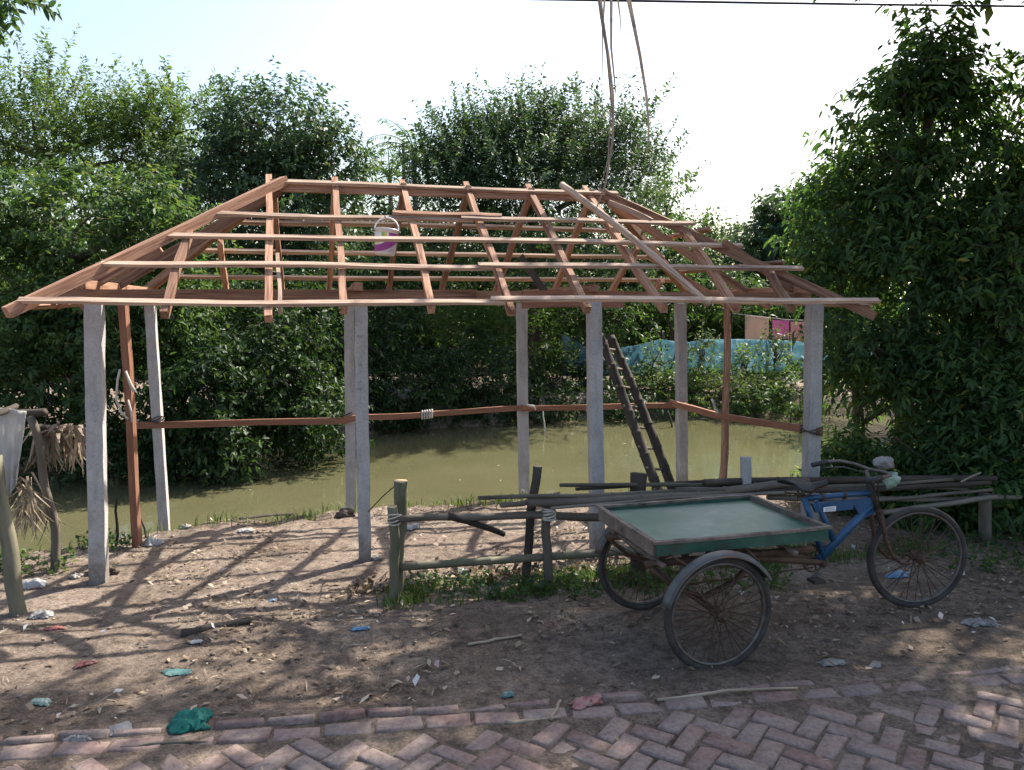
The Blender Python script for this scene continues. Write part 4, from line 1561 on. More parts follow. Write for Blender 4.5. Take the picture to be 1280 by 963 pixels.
# twine loop hanging on the leaning timber post
mb = MB()
yq = G(172, 684).y - .06
mb.tube([P(150, 462, yq), P(147, 475, yq), P(145, 500, yq), P(152, 516, yq), P(160, 524, yq)], .012, 6)
mb.tube([P(157, 464, yq), P(163, 480, yq), P(168, 490, yq)], [.012, .016, .02], 6)
mb.tube([P(160, 500, yq), P(164, 515, yq), P(165, 528, yq)], [.010, .012, .01], 6)
tag(recentred(mb, 'twine_loop', M['rope'], None, True), 'loop of pale twine hung on the leaning orange timber post', 'twine')
b = G(216, 640); b.z -= .05
o = timber('timber_offcut', b, P(213, 608, b.y), .055, .05, M['timber'], None, up=(1, 0, 0))
tag(o, 'short red timber offcut standing in mud against the left back post', 'offcut')


# ------------------------------------------------------------------ cable and dead palm leaf strips above
cab = MB()
A, B = P(300, -6, 5.0), P(1500, 12, 6.2)
dv = (B - A)
A2, B2 = A - dv * 3, B + dv * 3
cab.tube([A2 + (B2 - A2) * (k / 40) + Vector((0, 0, -.35 * math.sin(math.pi * k / 40) + .35 - .0)) for k in range(41)], .0085, 6)
# keep the span where it is seen: remove the offset added by the sag at mid span
cz = .35 - .35 * math.sin(math.pi * .5)
tag(recentred(cab, 'power_cable', M['cable'], None, True), 'thin black power cable crossing the sky at the top', 'cable')
cen = P(776, -30, 5.3)
fr = thing('palm_frond', 'withered palm frond draped over the power cable, its long strips hanging down', 'palm frond', cen)
mb = MB()
mb.tube([P(690, -95, 5.0), P(740, -42, 5.2), P(775, -20, 5.3), P(815, -14, 5.4), P(870, -40, 5.6)], [.016, .014, .012, .009, .006], 6)
mb.obj('midrib', M['dry_frond'], fr, rel(fr, Matrix.Identity(4)), True)
for pts, w in (([(748, -16), (752, 20), (760, 70), (766, 120), (766, 175), (757, 230), (745, 262)], .016),
               ([(757, -18), (753, 40), (753, 100)], .008),
               ([(764, -18), (764, 60), (768, 100), (770, 118)], .011),
               ([(770, -18), (775, 20), (776, 42)], .008),
               ([(783, -15), (792, 30), (800, 70), (808, 120), (811, 160), (809, 192)], .017),
               ([(745, -18), (757, 50), (764, 130), (760, 200), (749, 240)], .008)):
    mb = MB(); g = []
    for i, (x, y) in enumerate(pts):
        c = P(x, y, 5.3 + .01 * i)
        t = i / (len(pts) - 1)
        ww = w * (1 - .75 * t)
        sdv = Vector((1, .35 * math.sin(i * 1.1), 0)).normalized()
        g += [c - sdv * ww, c + sdv * ww]
    mb.grid(g, len(pts), 2)
    mb.obj('leaf_strip', M['dry_frond'], fr, rel(fr, Matrix.Identity(4)))

# ------------------------------------------------------------------ trees and shrubs
def W(Y):
    return Y * 1.0 / F


def lobe(px, py, Y, wpx, hpx, n, dy=None):
    """an ellipsoid seen at (px, py) with half sizes wpx, hpx in the picture"""
    c = P(px, py, Y)
    s = Y / F
    return (tuple(c), (wpx * s, dy if dy else wpx * s * .9, hpx * s), n)


GT = 'trees across the pond'
# left, close: broad leafy bush tree hanging over the water
tree('leafy_tree', 'broad sunlit bushy tree overhanging the water at the far left', 'tree', (-7.9, 14.3),
     [lobe(90, 290, 13.6, 120, 75, 930), lobe(190, 290, 13.4, 75, 65, 630), lobe(20, 360, 13.2, 90, 90, 630), lobe(140, 390, 13.2, 110, 70, 630),
      lobe(60, 480, 13.0, 120, 80, 630), lobe(215, 400, 13.6, 60, 60, 300), lobe(-90, 300, 13.4, 120, 110, 570), lobe(-80, 470, 13, 120, 90, 375)],
     'leaf_mid', k=11, Lt=.42, L=.118, W=.048, droop=.45, six=True, trunk_r=.16, group=GT, twigs=90)
tree('leafy_tree', 'dark low leafy tree dipping into the pond right of the left back post', 'tree', (-5.6, 15.3),
     [lobe(250, 480, 12.9, 62, 62, 570), lobe(275, 555, 12.6, 38, 42, 225), lobe(330, 470, 14.0, 80, 75, 630), lobe(385, 520, 14.2, 75, 50, 480), lobe(225, 560, 13.0, 55, 35, 225),
      lobe(120, 560, 13.2, 110, 32, 390), lobe(340, 400, 14.6, 90, 60, 390)],
     'leaf_shaded', k=11, Lt=.42, L=.115, W=.046, droop=.5, six=True, trunk_r=.11, group=GT, twigs=60)
tree('feathery_tree', 'tall feathery light green tree behind the left bushy tree', 'tree', (-10.4, 18.8),
     [lobe(60, 190, 18, 100, 55, 300), lobe(150, 200, 18.4, 85, 48, 280), lobe(40, 150, 18.5, 60, 45, 130), lobe(120, 250, 18.4, 120, 80, 260), lobe(215, 170, 18.8, 60, 60, 220),
      lobe(-60, 170, 18, 90, 80, 240)],
     'leaf_light', sprays=[(tuple(P(40, 150, 18)), (1.4, 1.2, .9), 34, 1.5, 46), (tuple(P(130, 175, 18)), (1.5, 1.2, .8), 34, 1.4, 46), (tuple(P(230, 165, 18)), (1.2, 1, .7), 24, 1.2, 40)],
     k=34, Lt=1.0, L=.12, W=.042, droop=.12, forward=.5, trunk_r=.16, group=GT, up=.7, two_rank=True, surface=1.9, flat=.9)
tree('dense_tree', 'tall dense dark green tree rising behind the roof\'s left hip', 'tree', (-5.6, 18.6),
     [lobe(345, 165, 17.2, 85, 62, 837), lobe(285, 190, 17.4, 70, 62, 567), lobe(415, 210, 17.4, 52, 70, 513), lobe(330, 260, 17, 105, 75, 756), lobe(390, 300, 17.2, 75, 85, 513),
      lobe(300, 330, 17.4, 90, 80, 486), lobe(250, 240, 17.6, 70, 70, 378)],
     'leaf_cool', k=11, Lt=.45, L=.13, W=.052, droop=.4, trunk_r=.2, group=GT, twigs=80)
tree('dense_tree', 'dark shaded tree low behind the left pair of concrete posts', 'tree', (-3.0, 18.9),
     [lobe(430, 420, 18, 90, 60, 648), lobe(480, 360, 18.6, 70, 60, 445), lobe(400, 480, 17.6, 100, 45, 567), lobe(510, 480, 18.3, 80, 50, 513), lobe(470, 300, 20, 60, 60, 405),
      lobe(600, 470, 19.4, 75, 52, 513)],
     'leaf_shaded', k=11, Lt=.45, L=.13, W=.05, droop=.45, trunk_r=.13, group=GT, twigs=50)
tree('feathery_tree', 'big feathery tree with upswept sprays behind the middle of the ridge', 'tree', (0.7, 23.6),
     [lobe(660, 205, 22, 105, 60, 430), lobe(590, 215, 22.2, 62, 52, 250), lobe(740, 210, 22.2, 70, 52, 300), lobe(665, 240, 21.6, 150, 70, 600), lobe(780, 240, 22.4, 60, 62, 280),
      lobe(560, 260, 22, 55, 60, 240), lobe(680, 320, 21.4, 160, 70, 460)],
     'leaf_cool', sprays=[(tuple(P(600, 200, 22)), (1.5, 1.4, 1.1), 50, 1.35, 46), (tuple(P(655, 185, 22)), (1.3, 1.4, 1.2), 50, 1.35, 46), (tuple(P(730, 188, 22)), (1.8, 1.4, 1.1), 60, 1.4, 46), (tuple(P(790, 220, 22)), (1.1, 1.2, 1.0), 34, 1.2, 44), (tuple(P(540, 230, 22)), (.9, 1.0, 1.0), 28, 1.2, 44)],
     k=36, Lt=1.15, L=.125, W=.05, droop=.10, forward=.5, trunk_r=.2, group=GT, up=.85, two_rank=True, surface=1.8, flat=.9, twigs=110, lump=.35)
tree('leafy_tree', 'light hazy tree at the right shoulder of the big feathery tree', 'tree', (5.4, 26.4),
     [lobe(835, 265, 26, 50, 62, 400), lobe(870, 300, 26.4, 30, 50, 180), lobe(800, 310, 25.6, 60, 70, 300), lobe(850, 350, 25.6, 55, 50, 240)],
     'leaf_mid', k=11, Lt=.55, L=.19, W=.07, droop=.3, trunk_r=.15, group=GT, up=.5)
tree('leafy_tree', 'small far tree low in the sky gap left of the right hand trees', 'tree', (9.0, 35),
     [lobe(905, 325, 34, 38, 38, 260), lobe(945, 320, 35, 45, 45, 240), lobe(880, 345, 34, 40, 40, 160)],
     'leaf_cool', k=10, Lt=.7, L=.24, W=.09, droop=.3, trunk_r=.14, group=GT)
tree('dense_tree', 'dark dense tree low behind the middle of the roof battens', 'tree', (-1.4, 26.2),
     [lobe(500, 300, 25.4, 70, 55, 420), lobe(590, 310, 25.4, 70, 55, 420), lobe(690, 315, 25.4, 75, 50, 420), lobe(560, 360, 25, 120, 40, 420), lobe(440, 320, 25, 50, 60, 260), lobe(770, 345, 25.6, 60, 40, 240)],
     'leaf_shaded', k=11, Lt=.5, L=.19, W=.075, droop=.4, trunk_r=.14, group=GT, twigs=40, carve=(1.0, .3))
# mid heights across the pond: undergrowth shrubs
GS = 'shrubs on the far bank'


def shrub(label, px, py, Y, w, h, n, leaf, L=.15, Wd=.055, droop=.4, up=.25, k=10, Lt=.4, lobes=None, name='shrub', group=GS, six=False, two=False, fwd=.5):
    c = P(px, py, Y)
    ls = [lobe(px, py, Y, w, h, n)]
    if lobes:
        ls += [lobe(*q) for q in lobes]
    return tree(name, label, 'shrub', (c.x, c.y + .3), ls, leaf, k=k, Lt=Lt, L=L, W=Wd, droop=droop, up=up, trunk_r=.035, twigs=16, group=group, six=six, two_rank=two, forward=fwd)


shrub('yellow green bamboo-like shrub with upright leaves, brightest under the eave', 590, 415, 20.6, 62, 36, 260, 'leaf_light', .30, .036, .15, .9, 8, .5)
shrub('lower bright shrub with narrow leaves right of the bright bamboo-like shrub', 650, 430, 20.8, 55, 48, 230, 'leaf_light', .26, .04, .3, .6, 8, .5)
shrub('dark shrub over the water in the middle of the far bank', 545, 480, 20.0, 55, 40, 230, 'leaf_shaded', lobes=[(620, 490, 20.2, 60, 30, 160), (480, 515, 18.1, 45, 24, 170), (545, 517, 18.7, 45, 20, 170), (615, 512, 19.1, 45, 18, 170), (670, 508, 19.3, 35, 16, 120)])
shrub('dark green shrub between the third back post and the ladder', 705, 470, 20.9, 55, 42, 300, 'leaf_shaded', lobes=[(760, 485, 21, 50, 30, 200), (725, 508, 19.6, 35, 15, 120), (785, 507, 19.7, 38, 15, 130)])
shrub('leafy shrub rising in front of the blue net behind the ladder', 725, 385, 22.4, 44, 30, 170, 'leaf_mid', lobes=[(770, 395, 22.6, 40, 30, 160)])
shrub('light bushy shrub against the blue net left of the brown post', 845, 430, 20.9, 20, 44, 170, 'leaf_mid', .13, .05, lobes=[(825, 488, 20.6, 50, 26, 260)])
shrub('sunlit green shrub below the blue net right of the brown post', 905, 492, 20.4, 60, 26, 420, 'leaf_light', .12, .045, lobes=[(865, 490, 20.3, 45, 26, 240)])
shrub('shrub with drooping leaves at the water near the right concrete post', 1000, 490, 19.9, 40, 36, 320, 'leaf_mid', .14, .05, .6, lobes=[(950, 500, 20.0, 45, 24, 240)])
shrub('dark shrub at the foot of the laundry line', 1022, 450, 22.4, 26, 26, 100, 'leaf_dark', .14, .05)
shrub('tree shrub filling the bank behind the roof\'s right slope', 800, 370, 24.4, 65, 42, 330, 'leaf_dark', .18, .07, lobes=[(900, 370, 25, 70, 34, 320), (960, 375, 26, 50, 25, 150)])

for k, (px, py, h, n, lab) in enumerate(((818, 452, 40, 60, 'thin upright weed bush in front of the net just left of the right back post'),
                                         (876, 450, 44, 60, 'tall wispy weed bush before the net, left of the brown post'),
                                         (932, 462, 30, 55, 'small wispy weed bush under the peach cloth'),
                                         (968, 455, 40, 65, 'wispy weed bush below the pink cloth'))):
    shrub(lab, px, py, 20.9, 13 + 3 * (k % 2), h, n, 'leaf_mid' if k % 2 else 'leaf_light', .13, .05, .3, .8, 9, .45)

# right: tall leafy trees close to the shed
GR = 'tall trees right of the shed'
tree('drooping_tree', 'tall drooping-leaved tree whose pointed top reaches the cable right of the roof', 'tree', (4.95, 9.9),
     [lobe(1168, 40, 9.6, 20, 36, 80), lobe(1166, 100, 9.6, 45, 45, 230), lobe(1120, 140, 9.6, 42, 34, 150), lobe(1168, 135, 9.6, 50, 40, 160), lobe(1180, 165, 9.6, 70, 45, 275), lobe(1105, 200, 9.7, 62, 45, 246),
      lobe(1165, 235, 9.6, 110, 70, 551), lobe(1085, 280, 9.9, 80, 65, 333), lobe(1160, 330, 9.6, 115, 75, 580), lobe(1125, 400, 9.6, 90, 70, 377)],
     'leaf_near', sprays=[(tuple(P(1166, 60, 9.6)), (.35, .35, .4), 22, .6, 15), (tuple(P(1120, 140, 9.6)), (.5, .5, .35), 22, .6, 15), (tuple(P(1085, 190, 9.6)), (.5, .5, .35), 22, .6, 15), (tuple(P(1200, 140, 9.6)), (.45, .4, .4), 22, .7, 16), (tuple(P(1055, 260, 9.8)), (.4, .5, .35), 20, .6, 15)], k=11, Lt=.46, L=.112, W=.035, droop=.75, six=True, forward=.45, trunk_r=.10, group=GR, up=.35, twigs=90, lump=.35, surface=1.9, carve=(1.45, .455))
tree('drooping_tree', 'tall drooping-leaved tree cut by the right edge, standing behind the right fence post', 'tree', (5.75, 9.3),
     [lobe(1300, 130, 9.0, 45, 60, 159), lobe(1262, 200, 9.0, 55, 65, 275), lobe(1250, 300, 9.0, 80, 70, 406), lobe(1330, 250, 9.2, 100, 110, 551), lobe(1240, 380, 8.9, 70, 70, 333), lobe(1330, 400, 9, 100, 90, 406),
      lobe(1400, 220, 9.4, 120, 160, 609)],
     'leaf_near', k=11, Lt=.46, L=.112, W=.035, droop=.7, six=True, forward=.45, trunk_r=.09, group=GR, up=.35, twigs=80, lump=.35, surface=1.9, carve=(1.4, .485))
tree('drooping_tree', 'leafy tree standing closest to the eave tip, right of the right front post', 'tree', (4.3, 9.6),
     [lobe(1085, 430, 9.2, 62, 62, 377), lobe(1070, 520, 9.2, 48, 60, 333), lobe(1110, 600, 8.9, 60, 45, 319), lobe(1055, 590, 9.3, 35, 45, 174), lobe(1150, 500, 9.1, 70, 75, 478), lobe(1050, 350, 9.8, 50, 50, 188), lobe(1048, 240, 10.2, 42, 38, 170), lobe(1028, 300, 10.2, 42, 45, 190)],
     'leaf_near', k=11, Lt=.42, L=.108, W=.034, droop=.65, six=True, trunk_r=.07, group=GR, up=.3, twigs=60, carve=(1.3, .475))
tree('drooping_tree', 'dark undergrowth tree at the right edge behind the front wheel', 'tree', (5.6, 8.6),
     [lobe(1210, 480, 8.9, 80, 70, 478), lobe(1190, 580, 8.7, 75, 60, 435), lobe(1270, 540, 8.5, 70, 80, 435), lobe(1250, 640, 8.2, 70, 45, 333), lobe(1170, 650, 8.4, 60, 35, 217), lobe(1350, 560, 8.6, 90, 110, 377)],
     'leaf_near', k=11, Lt=.42, L=.108, W=.034, droop=.6, six=True, trunk_r=.06, group=GR, up=.3, twigs=60, carve=(1.3, .44))
tree('dense_tree', 'bluish dense tree in the distance between the roof and the right hand trees', 'tree', (10.6, 30.6),
     [lobe(985, 280, 30, 45, 45, 570), lobe(960, 320, 30, 45, 50, 450), lobe(1020, 310, 30, 50, 70, 600), lobe(1040, 250, 30, 40, 35, 285), lobe(1000, 355, 30, 60, 35, 360), lobe(1060, 330, 30, 50, 80, 390)],
     'leaf_cool', k=11, Lt=.5, L=.22, W=.09, droop=.4, trunk_r=.16, group=GT, carve=(.9, .33))
tree('dense_tree', 'dense tree on the bank behind the right hand trees', 'tree', (11.4, 20.4),
     [lobe(1130, 360, 19.5, 90, 90, 380), lobe(1230, 330, 19.5, 90, 100, 400), lobe(1180, 440, 19.2, 110, 50, 280)],
     'leaf_dark', k=10, Lt=.5, L=.20, W=.08, droop=.4, trunk_r=.15, group=GT)
# trees standing outside the picture on the right, whose crowns shade the dirt and the road
tree('drooping_tree', 'tall tree standing beyond the right edge, its crown shading the tricycle', 'tree', (8.3, 9.4),
     [((8.8, 9.2, 5.6), (2.0, 1.9, 1.7), 645), ((7.9, 8.4, 3.8), (1.5, 1.5, 1.5), 450), ((8.8, 9.9, 7.2), (1.7, 1.7, 1.3), 450), ((8.2, 10.6, 6.6), (1.3, 1.3, 1.0), 300), ((9.6, 9.0, 4.6), (1.8, 1.8, 1.8), 420)],
     'leaf_near', k=11, Lt=.55, L=.15, W=.055, droop=.6, trunk_r=.15, group=GR, twigs=30)
tree('drooping_tree', 'wide tree beyond the right edge shading the road', 'tree', (7.2, 5.6),
     [((6.8, 5.6, 4.6), (1.9, 1.8, 1.5), 570), ((7.8, 6.4, 5.6), (1.8, 1.8, 1.4), 480), ((6.0, 6.6, 5.6), (1.3, 1.3, .9), 300), ((7.4, 4.4, 3.6), (1.6, 1.7, 1.3), 390), ((5.5, 6.4, 5.2), (1.2, 1.2, .9), 300), ((4.7, 6.2, 5.7), (1, 1, .5), 165)],
     'leaf_near', k=11, Lt=.55, L=.15, W=.055, droop=.6, trunk_r=.14, group=GR, twigs=30)
tree('shade_tree', 'very tall spreading tree added behind the right hand trees, its unseen crown shading the foreground', 'tree', (9.4, 11.0),
     [((3.4, 9.0, 6.75), (1.5, 1.2, .6), 140), ((4.9, 9.8, 7.0), (1.4, 1.2, .7), 260), ((2.0, 8.5, 6.6), (.9, .9, .45), 45), ((5.9, 10.8, 7.6), (1.3, 1.3, .8), 160), ((2.3, 7.9, 6.25), (1.4, 1.0, .5), 75), ((4.2, 8.1, 6.3), (1.4, 1.0, .6), 170), ((5.9, 8.2, 6.3), (1.2, 1.0, .7), 260), ((5.4, 9.2, 6.5), (1.0, .9, .6), 200)],
     'leaf_mid', k=10, Lt=.5, L=.20, W=.085, droop=.4, trunk_r=.17, group=GR, twigs=40, carve=(1.1, .40), trunk_top=(7.7, 10.2, 7.6))  # added unseen crown, lobes laid out so their shade falls on the foreground
# overhanging branch at the top left corner
tree('overhanging_tree', 'tree outside the left edge with a leafy branch tip in the top corner', 'tree', (-5.7, 7.2),
     [lobe(6, -4, 6.2, 30, 12, 34), lobe(-80, -50, 6.4, 60, 40, 70), ((-5.9, 7.0, 5.6), (1.3, 1.3, .8), 150)],
     'leaf_dark', k=10, Lt=.22, L=.085, W=.034, droop=.3, six=True, trunk_r=.1, twigs=30, two_rank=True, carve=None, twig_r=.004)


# ------------------------------------------------------------------ palms, far
def palm(label, px, py, Y, nf, fl, seed, base_x=None):
    rng = np.random.default_rng(seed)
    c = P(px, py, Y)
    root = thing('palm_tree', label, 'palm', (c.x, c.y, gz(c.x, c.y) - .1), group='coconut palms beyond the trees')
    mb = MB()
    O = Vector(root.location)
    mb.tube([(0, 0, 0), (.1, 0, (c.z - O.z) * .5), tuple(c - O)], [.14, .11, .09], 8)
    mb.obj('trunk', M['bark'], root, None, True)
    vs, qs = [], []
    mb = MB()
    for k in range(nf):
        a = 2 * math.pi * k / nf + rng.uniform(-.3, .3)
        el = rng.uniform(.1, 1.2)
        h = Vector((math.cos(a), math.sin(a), 0))
        p = c - O
        d = (h * math.cos(el) + Vector((0, 0, math.sin(el)))).normalized()
        pts = [p.copy()]
        for i in range(12):
            d = (d + Vector((0, 0, -.13))).normalized()
            p = p + d * fl / 12
            pts.append(p.copy())
            if i > 0:
                sd = d.cross(Vector((0, 0, 1))).normalized()
                for s in (-1, 1):
                    for q in range(2):
                        b0 = p - d * fl / 12 * q * .5
                        tip = b0 + sd * s * fl * .22 * math.sin(math.pi * (i + 1.5) / 14) + d * fl * .06 + Vector((0, 0, -fl * rng.uniform(.05, .12)))
                        n_ = d * .022 * fl / 2
                        i0 = len(vs)
                        mdp = b0.lerp(tip, .5) + Vector((0, 0, .02))
                        vs += [b0, mdp + n_, tip, mdp - n_]
                        qs.append((i0, i0 + 1, i0 + 2, i0 + 3))
        mb.tube(pts, [.03 * (1 - i / 14) for i in range(13)], 5)
    mb.add(vs, qs)
    mb.obj('crown', M['leaf_mid'], root)


palm('small far palm with arching fronds in the gap left of the feathery tree', 487, 222, 31, 12, 2.0, 4)
palm('taller far palm half hidden by the left flank of the feathery tree', 517, 190, 29, 12, 1.9, 9)


# ------------------------------------------------------------------ distant wood behind everything
def wood():
    rng = np.random.default_rng(77)
    Cs = []
    n = 12500
    th = rng.uniform(R(-62), R(62), n)
    rr = np.where((np.arange(n) % 3 == 0) & (th < R(22)), rng.uniform(26.5, 30, n), rng.uniform(31, 40, n))
    x = rr * np.sin(th); y = rr * np.cos(th) + 1.5
    top = 3.6 + 2.4 * fbm(th * 9 + 5, th * 0 + 2, 5, 3)
    gap = 1 - .38 * np.exp(-((th - R(17)) / R(4)) ** 2)
    z = rng.uniform(-.05, 1, n) * top * gap * np.where(rr < 30.5, .72, 1)
    C = np.stack([x, y, np.maximum(z, -.2)], 1)
    D = rng.normal(size=(n, 3)) * .6 + np.array([0, -.3, .4])
    v, q = leaf_cloud(rng, C, D, 9, .9, .42, .2, .35)
    o = link('distant_wood', npmesh('distant_wood', v, q), M['leaf_dark'])
    tag(o, kind='stuff')


wood()


# ------------------------------------------------------------------ grass and small plants
def blades(name, pts, hmin, hmax, seed, mat='grass', label=None, w=.006, lean=.5):
    rng = np.random.default_rng(seed)
    n = len(pts)
    h = rng.uniform(hmin, hmax, n)
    a = rng.uniform(0, 2 * np.pi, n)
    d = np.stack([np.cos(a), np.sin(a), np.zeros(n)], 1)
    s = np.stack([-np.sin(a), np.cos(a), np.zeros(n)], 1)
    l = rng.uniform(.1, lean, n)[:, None]
    b = pts
    m = b + np.array([0, 0, 1.0]) * (h * .55)[:, None] + d * (h[:, None] * .25 * l)
    t = b + np.array([0, 0, 1.0]) * (h * rng.uniform(.75, 1, n))[:, None] + d * (h[:, None] * l)
    ww = w * (.6 + h[:, None] / hmax * .6)
    v = np.stack([b - s * ww, b + s * ww, m + s * ww * .8, m - s * ww * .8, t + s * ww * .12, t - s * ww * .12], 1).reshape(-1, 3)
    i = np.arange(n)[:, None] * 6
    q = np.concatenate([i + np.array([0, 1, 2, 3]), i + np.array([3, 2, 4, 5])], 1).reshape(-1, 4)
    return link(name, npmesh(name, v, q), M[mat])


def scatter(n, x0, x1, y0, y1, seed, dens=None):
    rng = np.random.default_rng(seed)
    x = rng.uniform(x0, x1, n); y = rng.uniform(y0, y1, n)
    k = np.ones(n)
    if dens is not None:
        k = dens(x, y)
    keep = rng.uniform(0, 1, n) < k
    x, y = x[keep], y[keep]
    return np.stack([x, y, zg(x, y)], 1)


def d_fence(x, y):
    l = FB0.y + (x - FB0.x) * fdir.y / fdir.x
    e = y - l
    return (smooth(-.32, -.05, e) * (1 - smooth(.25, .6, e))) * smooth(.34, .52, fbm(x * 2.3, y * 2.3, 15)) * (1 - .75 * smooth(2.2, 3.2, x)) * smooth(-1.05, -.7, x)


p = scatter(60000, -1.2, 5.5, 5.2, 7.4, 3, d_fence)
tag(blades('grass', p, .025, .11, 4, w=.004, lean=1.0), kind='stuff')


def d_bank(x, y):
    e = near_edge(x) - y
    return (1 - smooth(.15, .6, e)) * smooth(-.25, 0, e) * smooth(.44, .6, fbm(x * 1.7, y * 1.7, 25))


p = scatter(26000, -5, 3.5, 6.6, 11, 5, d_bank)
tag(blades('bank_grass', p, .03, .15, 6, w=.0045, lean=.9), kind='stuff')


# small broad leaved weeds by the fence and the bank
def weeds():
    rng = np.random.default_rng(8)
    C = []
    for x0, x1, y0, y1, n in ((-.9, 2.2, 5.75, 6.35, 150), (-4.3, -3.7, 7.2, 7.9, 40), (-5.2, -3.9, 6.5, 7.1, 50), (3.6, 6.0, 6.3, 7.6, 110)):
        x = rng.uniform(x0, x1, n); y = rng.uniform(y0, y1, n)
        C.append(np.stack([x, y, zg(x, y)], 1))
    C = np.concatenate(C)
    D = rng.normal(size=C.shape) * .35 + np.array([0, 0, 1.0])
    v, q = leaf_cloud(rng, C, D, 9, .13, .055, .032, .1, .6)
    tag(link('weeds', npmesh('weeds', v, q), M['leaf_mid']), kind='stuff')


weeds()

# ------------------------------------------------------------------ dead leaves, straw and scraps on the dirt
def litter_mesh(name, n, seed, mat, lmin, lmax, asp, dens, area=(-5.6, 5.6, 3.7, 10.4), curl=.35, flat=.25, lift=.006):
    rng = np.random.default_rng(seed)
    p = scatter(n, *area, seed + 1, dens)
    m = len(p)
    a = rng.uniform(0, 2 * np.pi, m)
    d = np.stack([np.cos(a), np.sin(a), rng.normal(0, flat, m)], 1)
    s = np.stack([-np.sin(a), np.cos(a), rng.normal(0, flat, m)], 1)
    L = (rng.uniform(0, 1, m) ** 2 * (lmax - lmin) + lmin)[:, None]
    Wd = L * rng.uniform(asp[0], asp[1], (m, 1))
    up = np.array([0, 0, 1.0])
    lf = lift + np.abs(d[:, 2:3]) * L * .5 + np.abs(s[:, 2:3]) * Wd * .5
    c = p + up * lf
    cu = rng.uniform(0, curl, (m, 1)) * L
    v = np.stack([c - d * L * .5, c - d * L * .1 + s * Wd * .5 + up * cu * .5, c + d * L * .5 + up * cu * .3, c + d * L * .1 - s * Wd * .5 + up * cu * .5], 1).reshape(-1, 3)
    q = np.arange(m * 4).reshape(-1, 4)
    return tag(link(name, npmesh(name, v, q), M[mat]), kind='stuff')


def vv(x, y):
    return -RS * x + RC * y


def d_dirt(x, y):
    return smooth(ROAD_V - .12, ROAD_V + .15, vv(x, y)) * (near_edge(x) - y > -.05) * (.12 + .88 * smooth(.45, .68, fbm(x * 1.5, y * 1.5, 35)))


litter_mesh('dead_leaves', 26000, 21, 'dead', .012, .07, (.3, .7), d_dirt)
litter_mesh('straw', 9000, 31, 'dead', .03, .17, (.025, .06), d_dirt, curl=.1, flat=.1)
litter_mesh('crumbs', 30000, 41, 'dead', .005, .016, (.5, 1.0), d_dirt, curl=.5, flat=.6)
litter_mesh('road_debris', 1800, 51, 'dead', .008, .045, (.1, .6), lambda x, y: (vv(x, y) < ROAD_V) * smooth(.4, .65, fbm(x * 2, y * 2, 55)), area=(-5.6, 5.6, 2.4, 4.8), lift=.042)


def d_trash(x, y):
    return d_dirt(x, y) * (.35 + 2.0 * (x < -3.3) * (y > 5) + .7 * (x > 2.6)) * .5


litter_mesh('litter', 3000, 61, 'scrap', .012, .075, (.3, .8), d_trash, curl=.6, flat=.4)


def d_heap(x, y):
    l = FB0.y + (x - FB0.x) * fdir.y / fdir.x
    e = y - l
    return smooth(.25, .4, e) * (1 - smooth(.7, 1.0, e)) * (.25 + .75 * smooth(.4, .6, fbm(x * 2.2, y * 2.2, 71)))


litter_mesh('leaf_heap', 6500, 71, 'dead', .02, .085, (.35, .75), d_heap, area=(-1.3, 1.6, 5.9, 7.4), curl=.6, flat=.6, lift=.02)


def clods():
    rng = np.random.default_rng(91)
    p = scatter(2400, -5.5, 5.5, 4.1, 10.2, 92, lambda x, y: d_dirt(x, y))
    vs, qs = [], []
    n = len(p)
    r = .005 + .018 * rng.uniform(0, 1, n) ** 3
    base = np.array([(-1, -1, -.6), (1, -1, -.6), (1, 1, -.6), (-1, 1, -.6), (-1, -1, .7), (1, -1, .7), (1, 1, .7), (-1, 1, .7)]) * .8
    v = base[None] * r[:, None, None] * rng.uniform(.55, 1.1, (n, 8, 3)) + p[:, None] + np.array([0, 0, .2]) * r[:, None, None]
    q = np.array([(0, 3, 2, 1), (4, 5, 6, 7), (0, 1, 5, 4), (1, 2, 6, 5), (2, 3, 7, 6), (3, 0, 4, 7)])
    q = (q[None] + (np.arange(n) * 8)[:, None, None]).reshape(-1, 4)
    tag(link('soil_clods', npmesh('soil_clods', v.reshape(-1, 3), q), M['clod']), kind='stuff')


M['clod'] = surf('earth_clod', (.13, .10, .08), (.27, .22, .18), 6, rough=.95, bmp=.5, bdist=.004, island=.3)
clods()


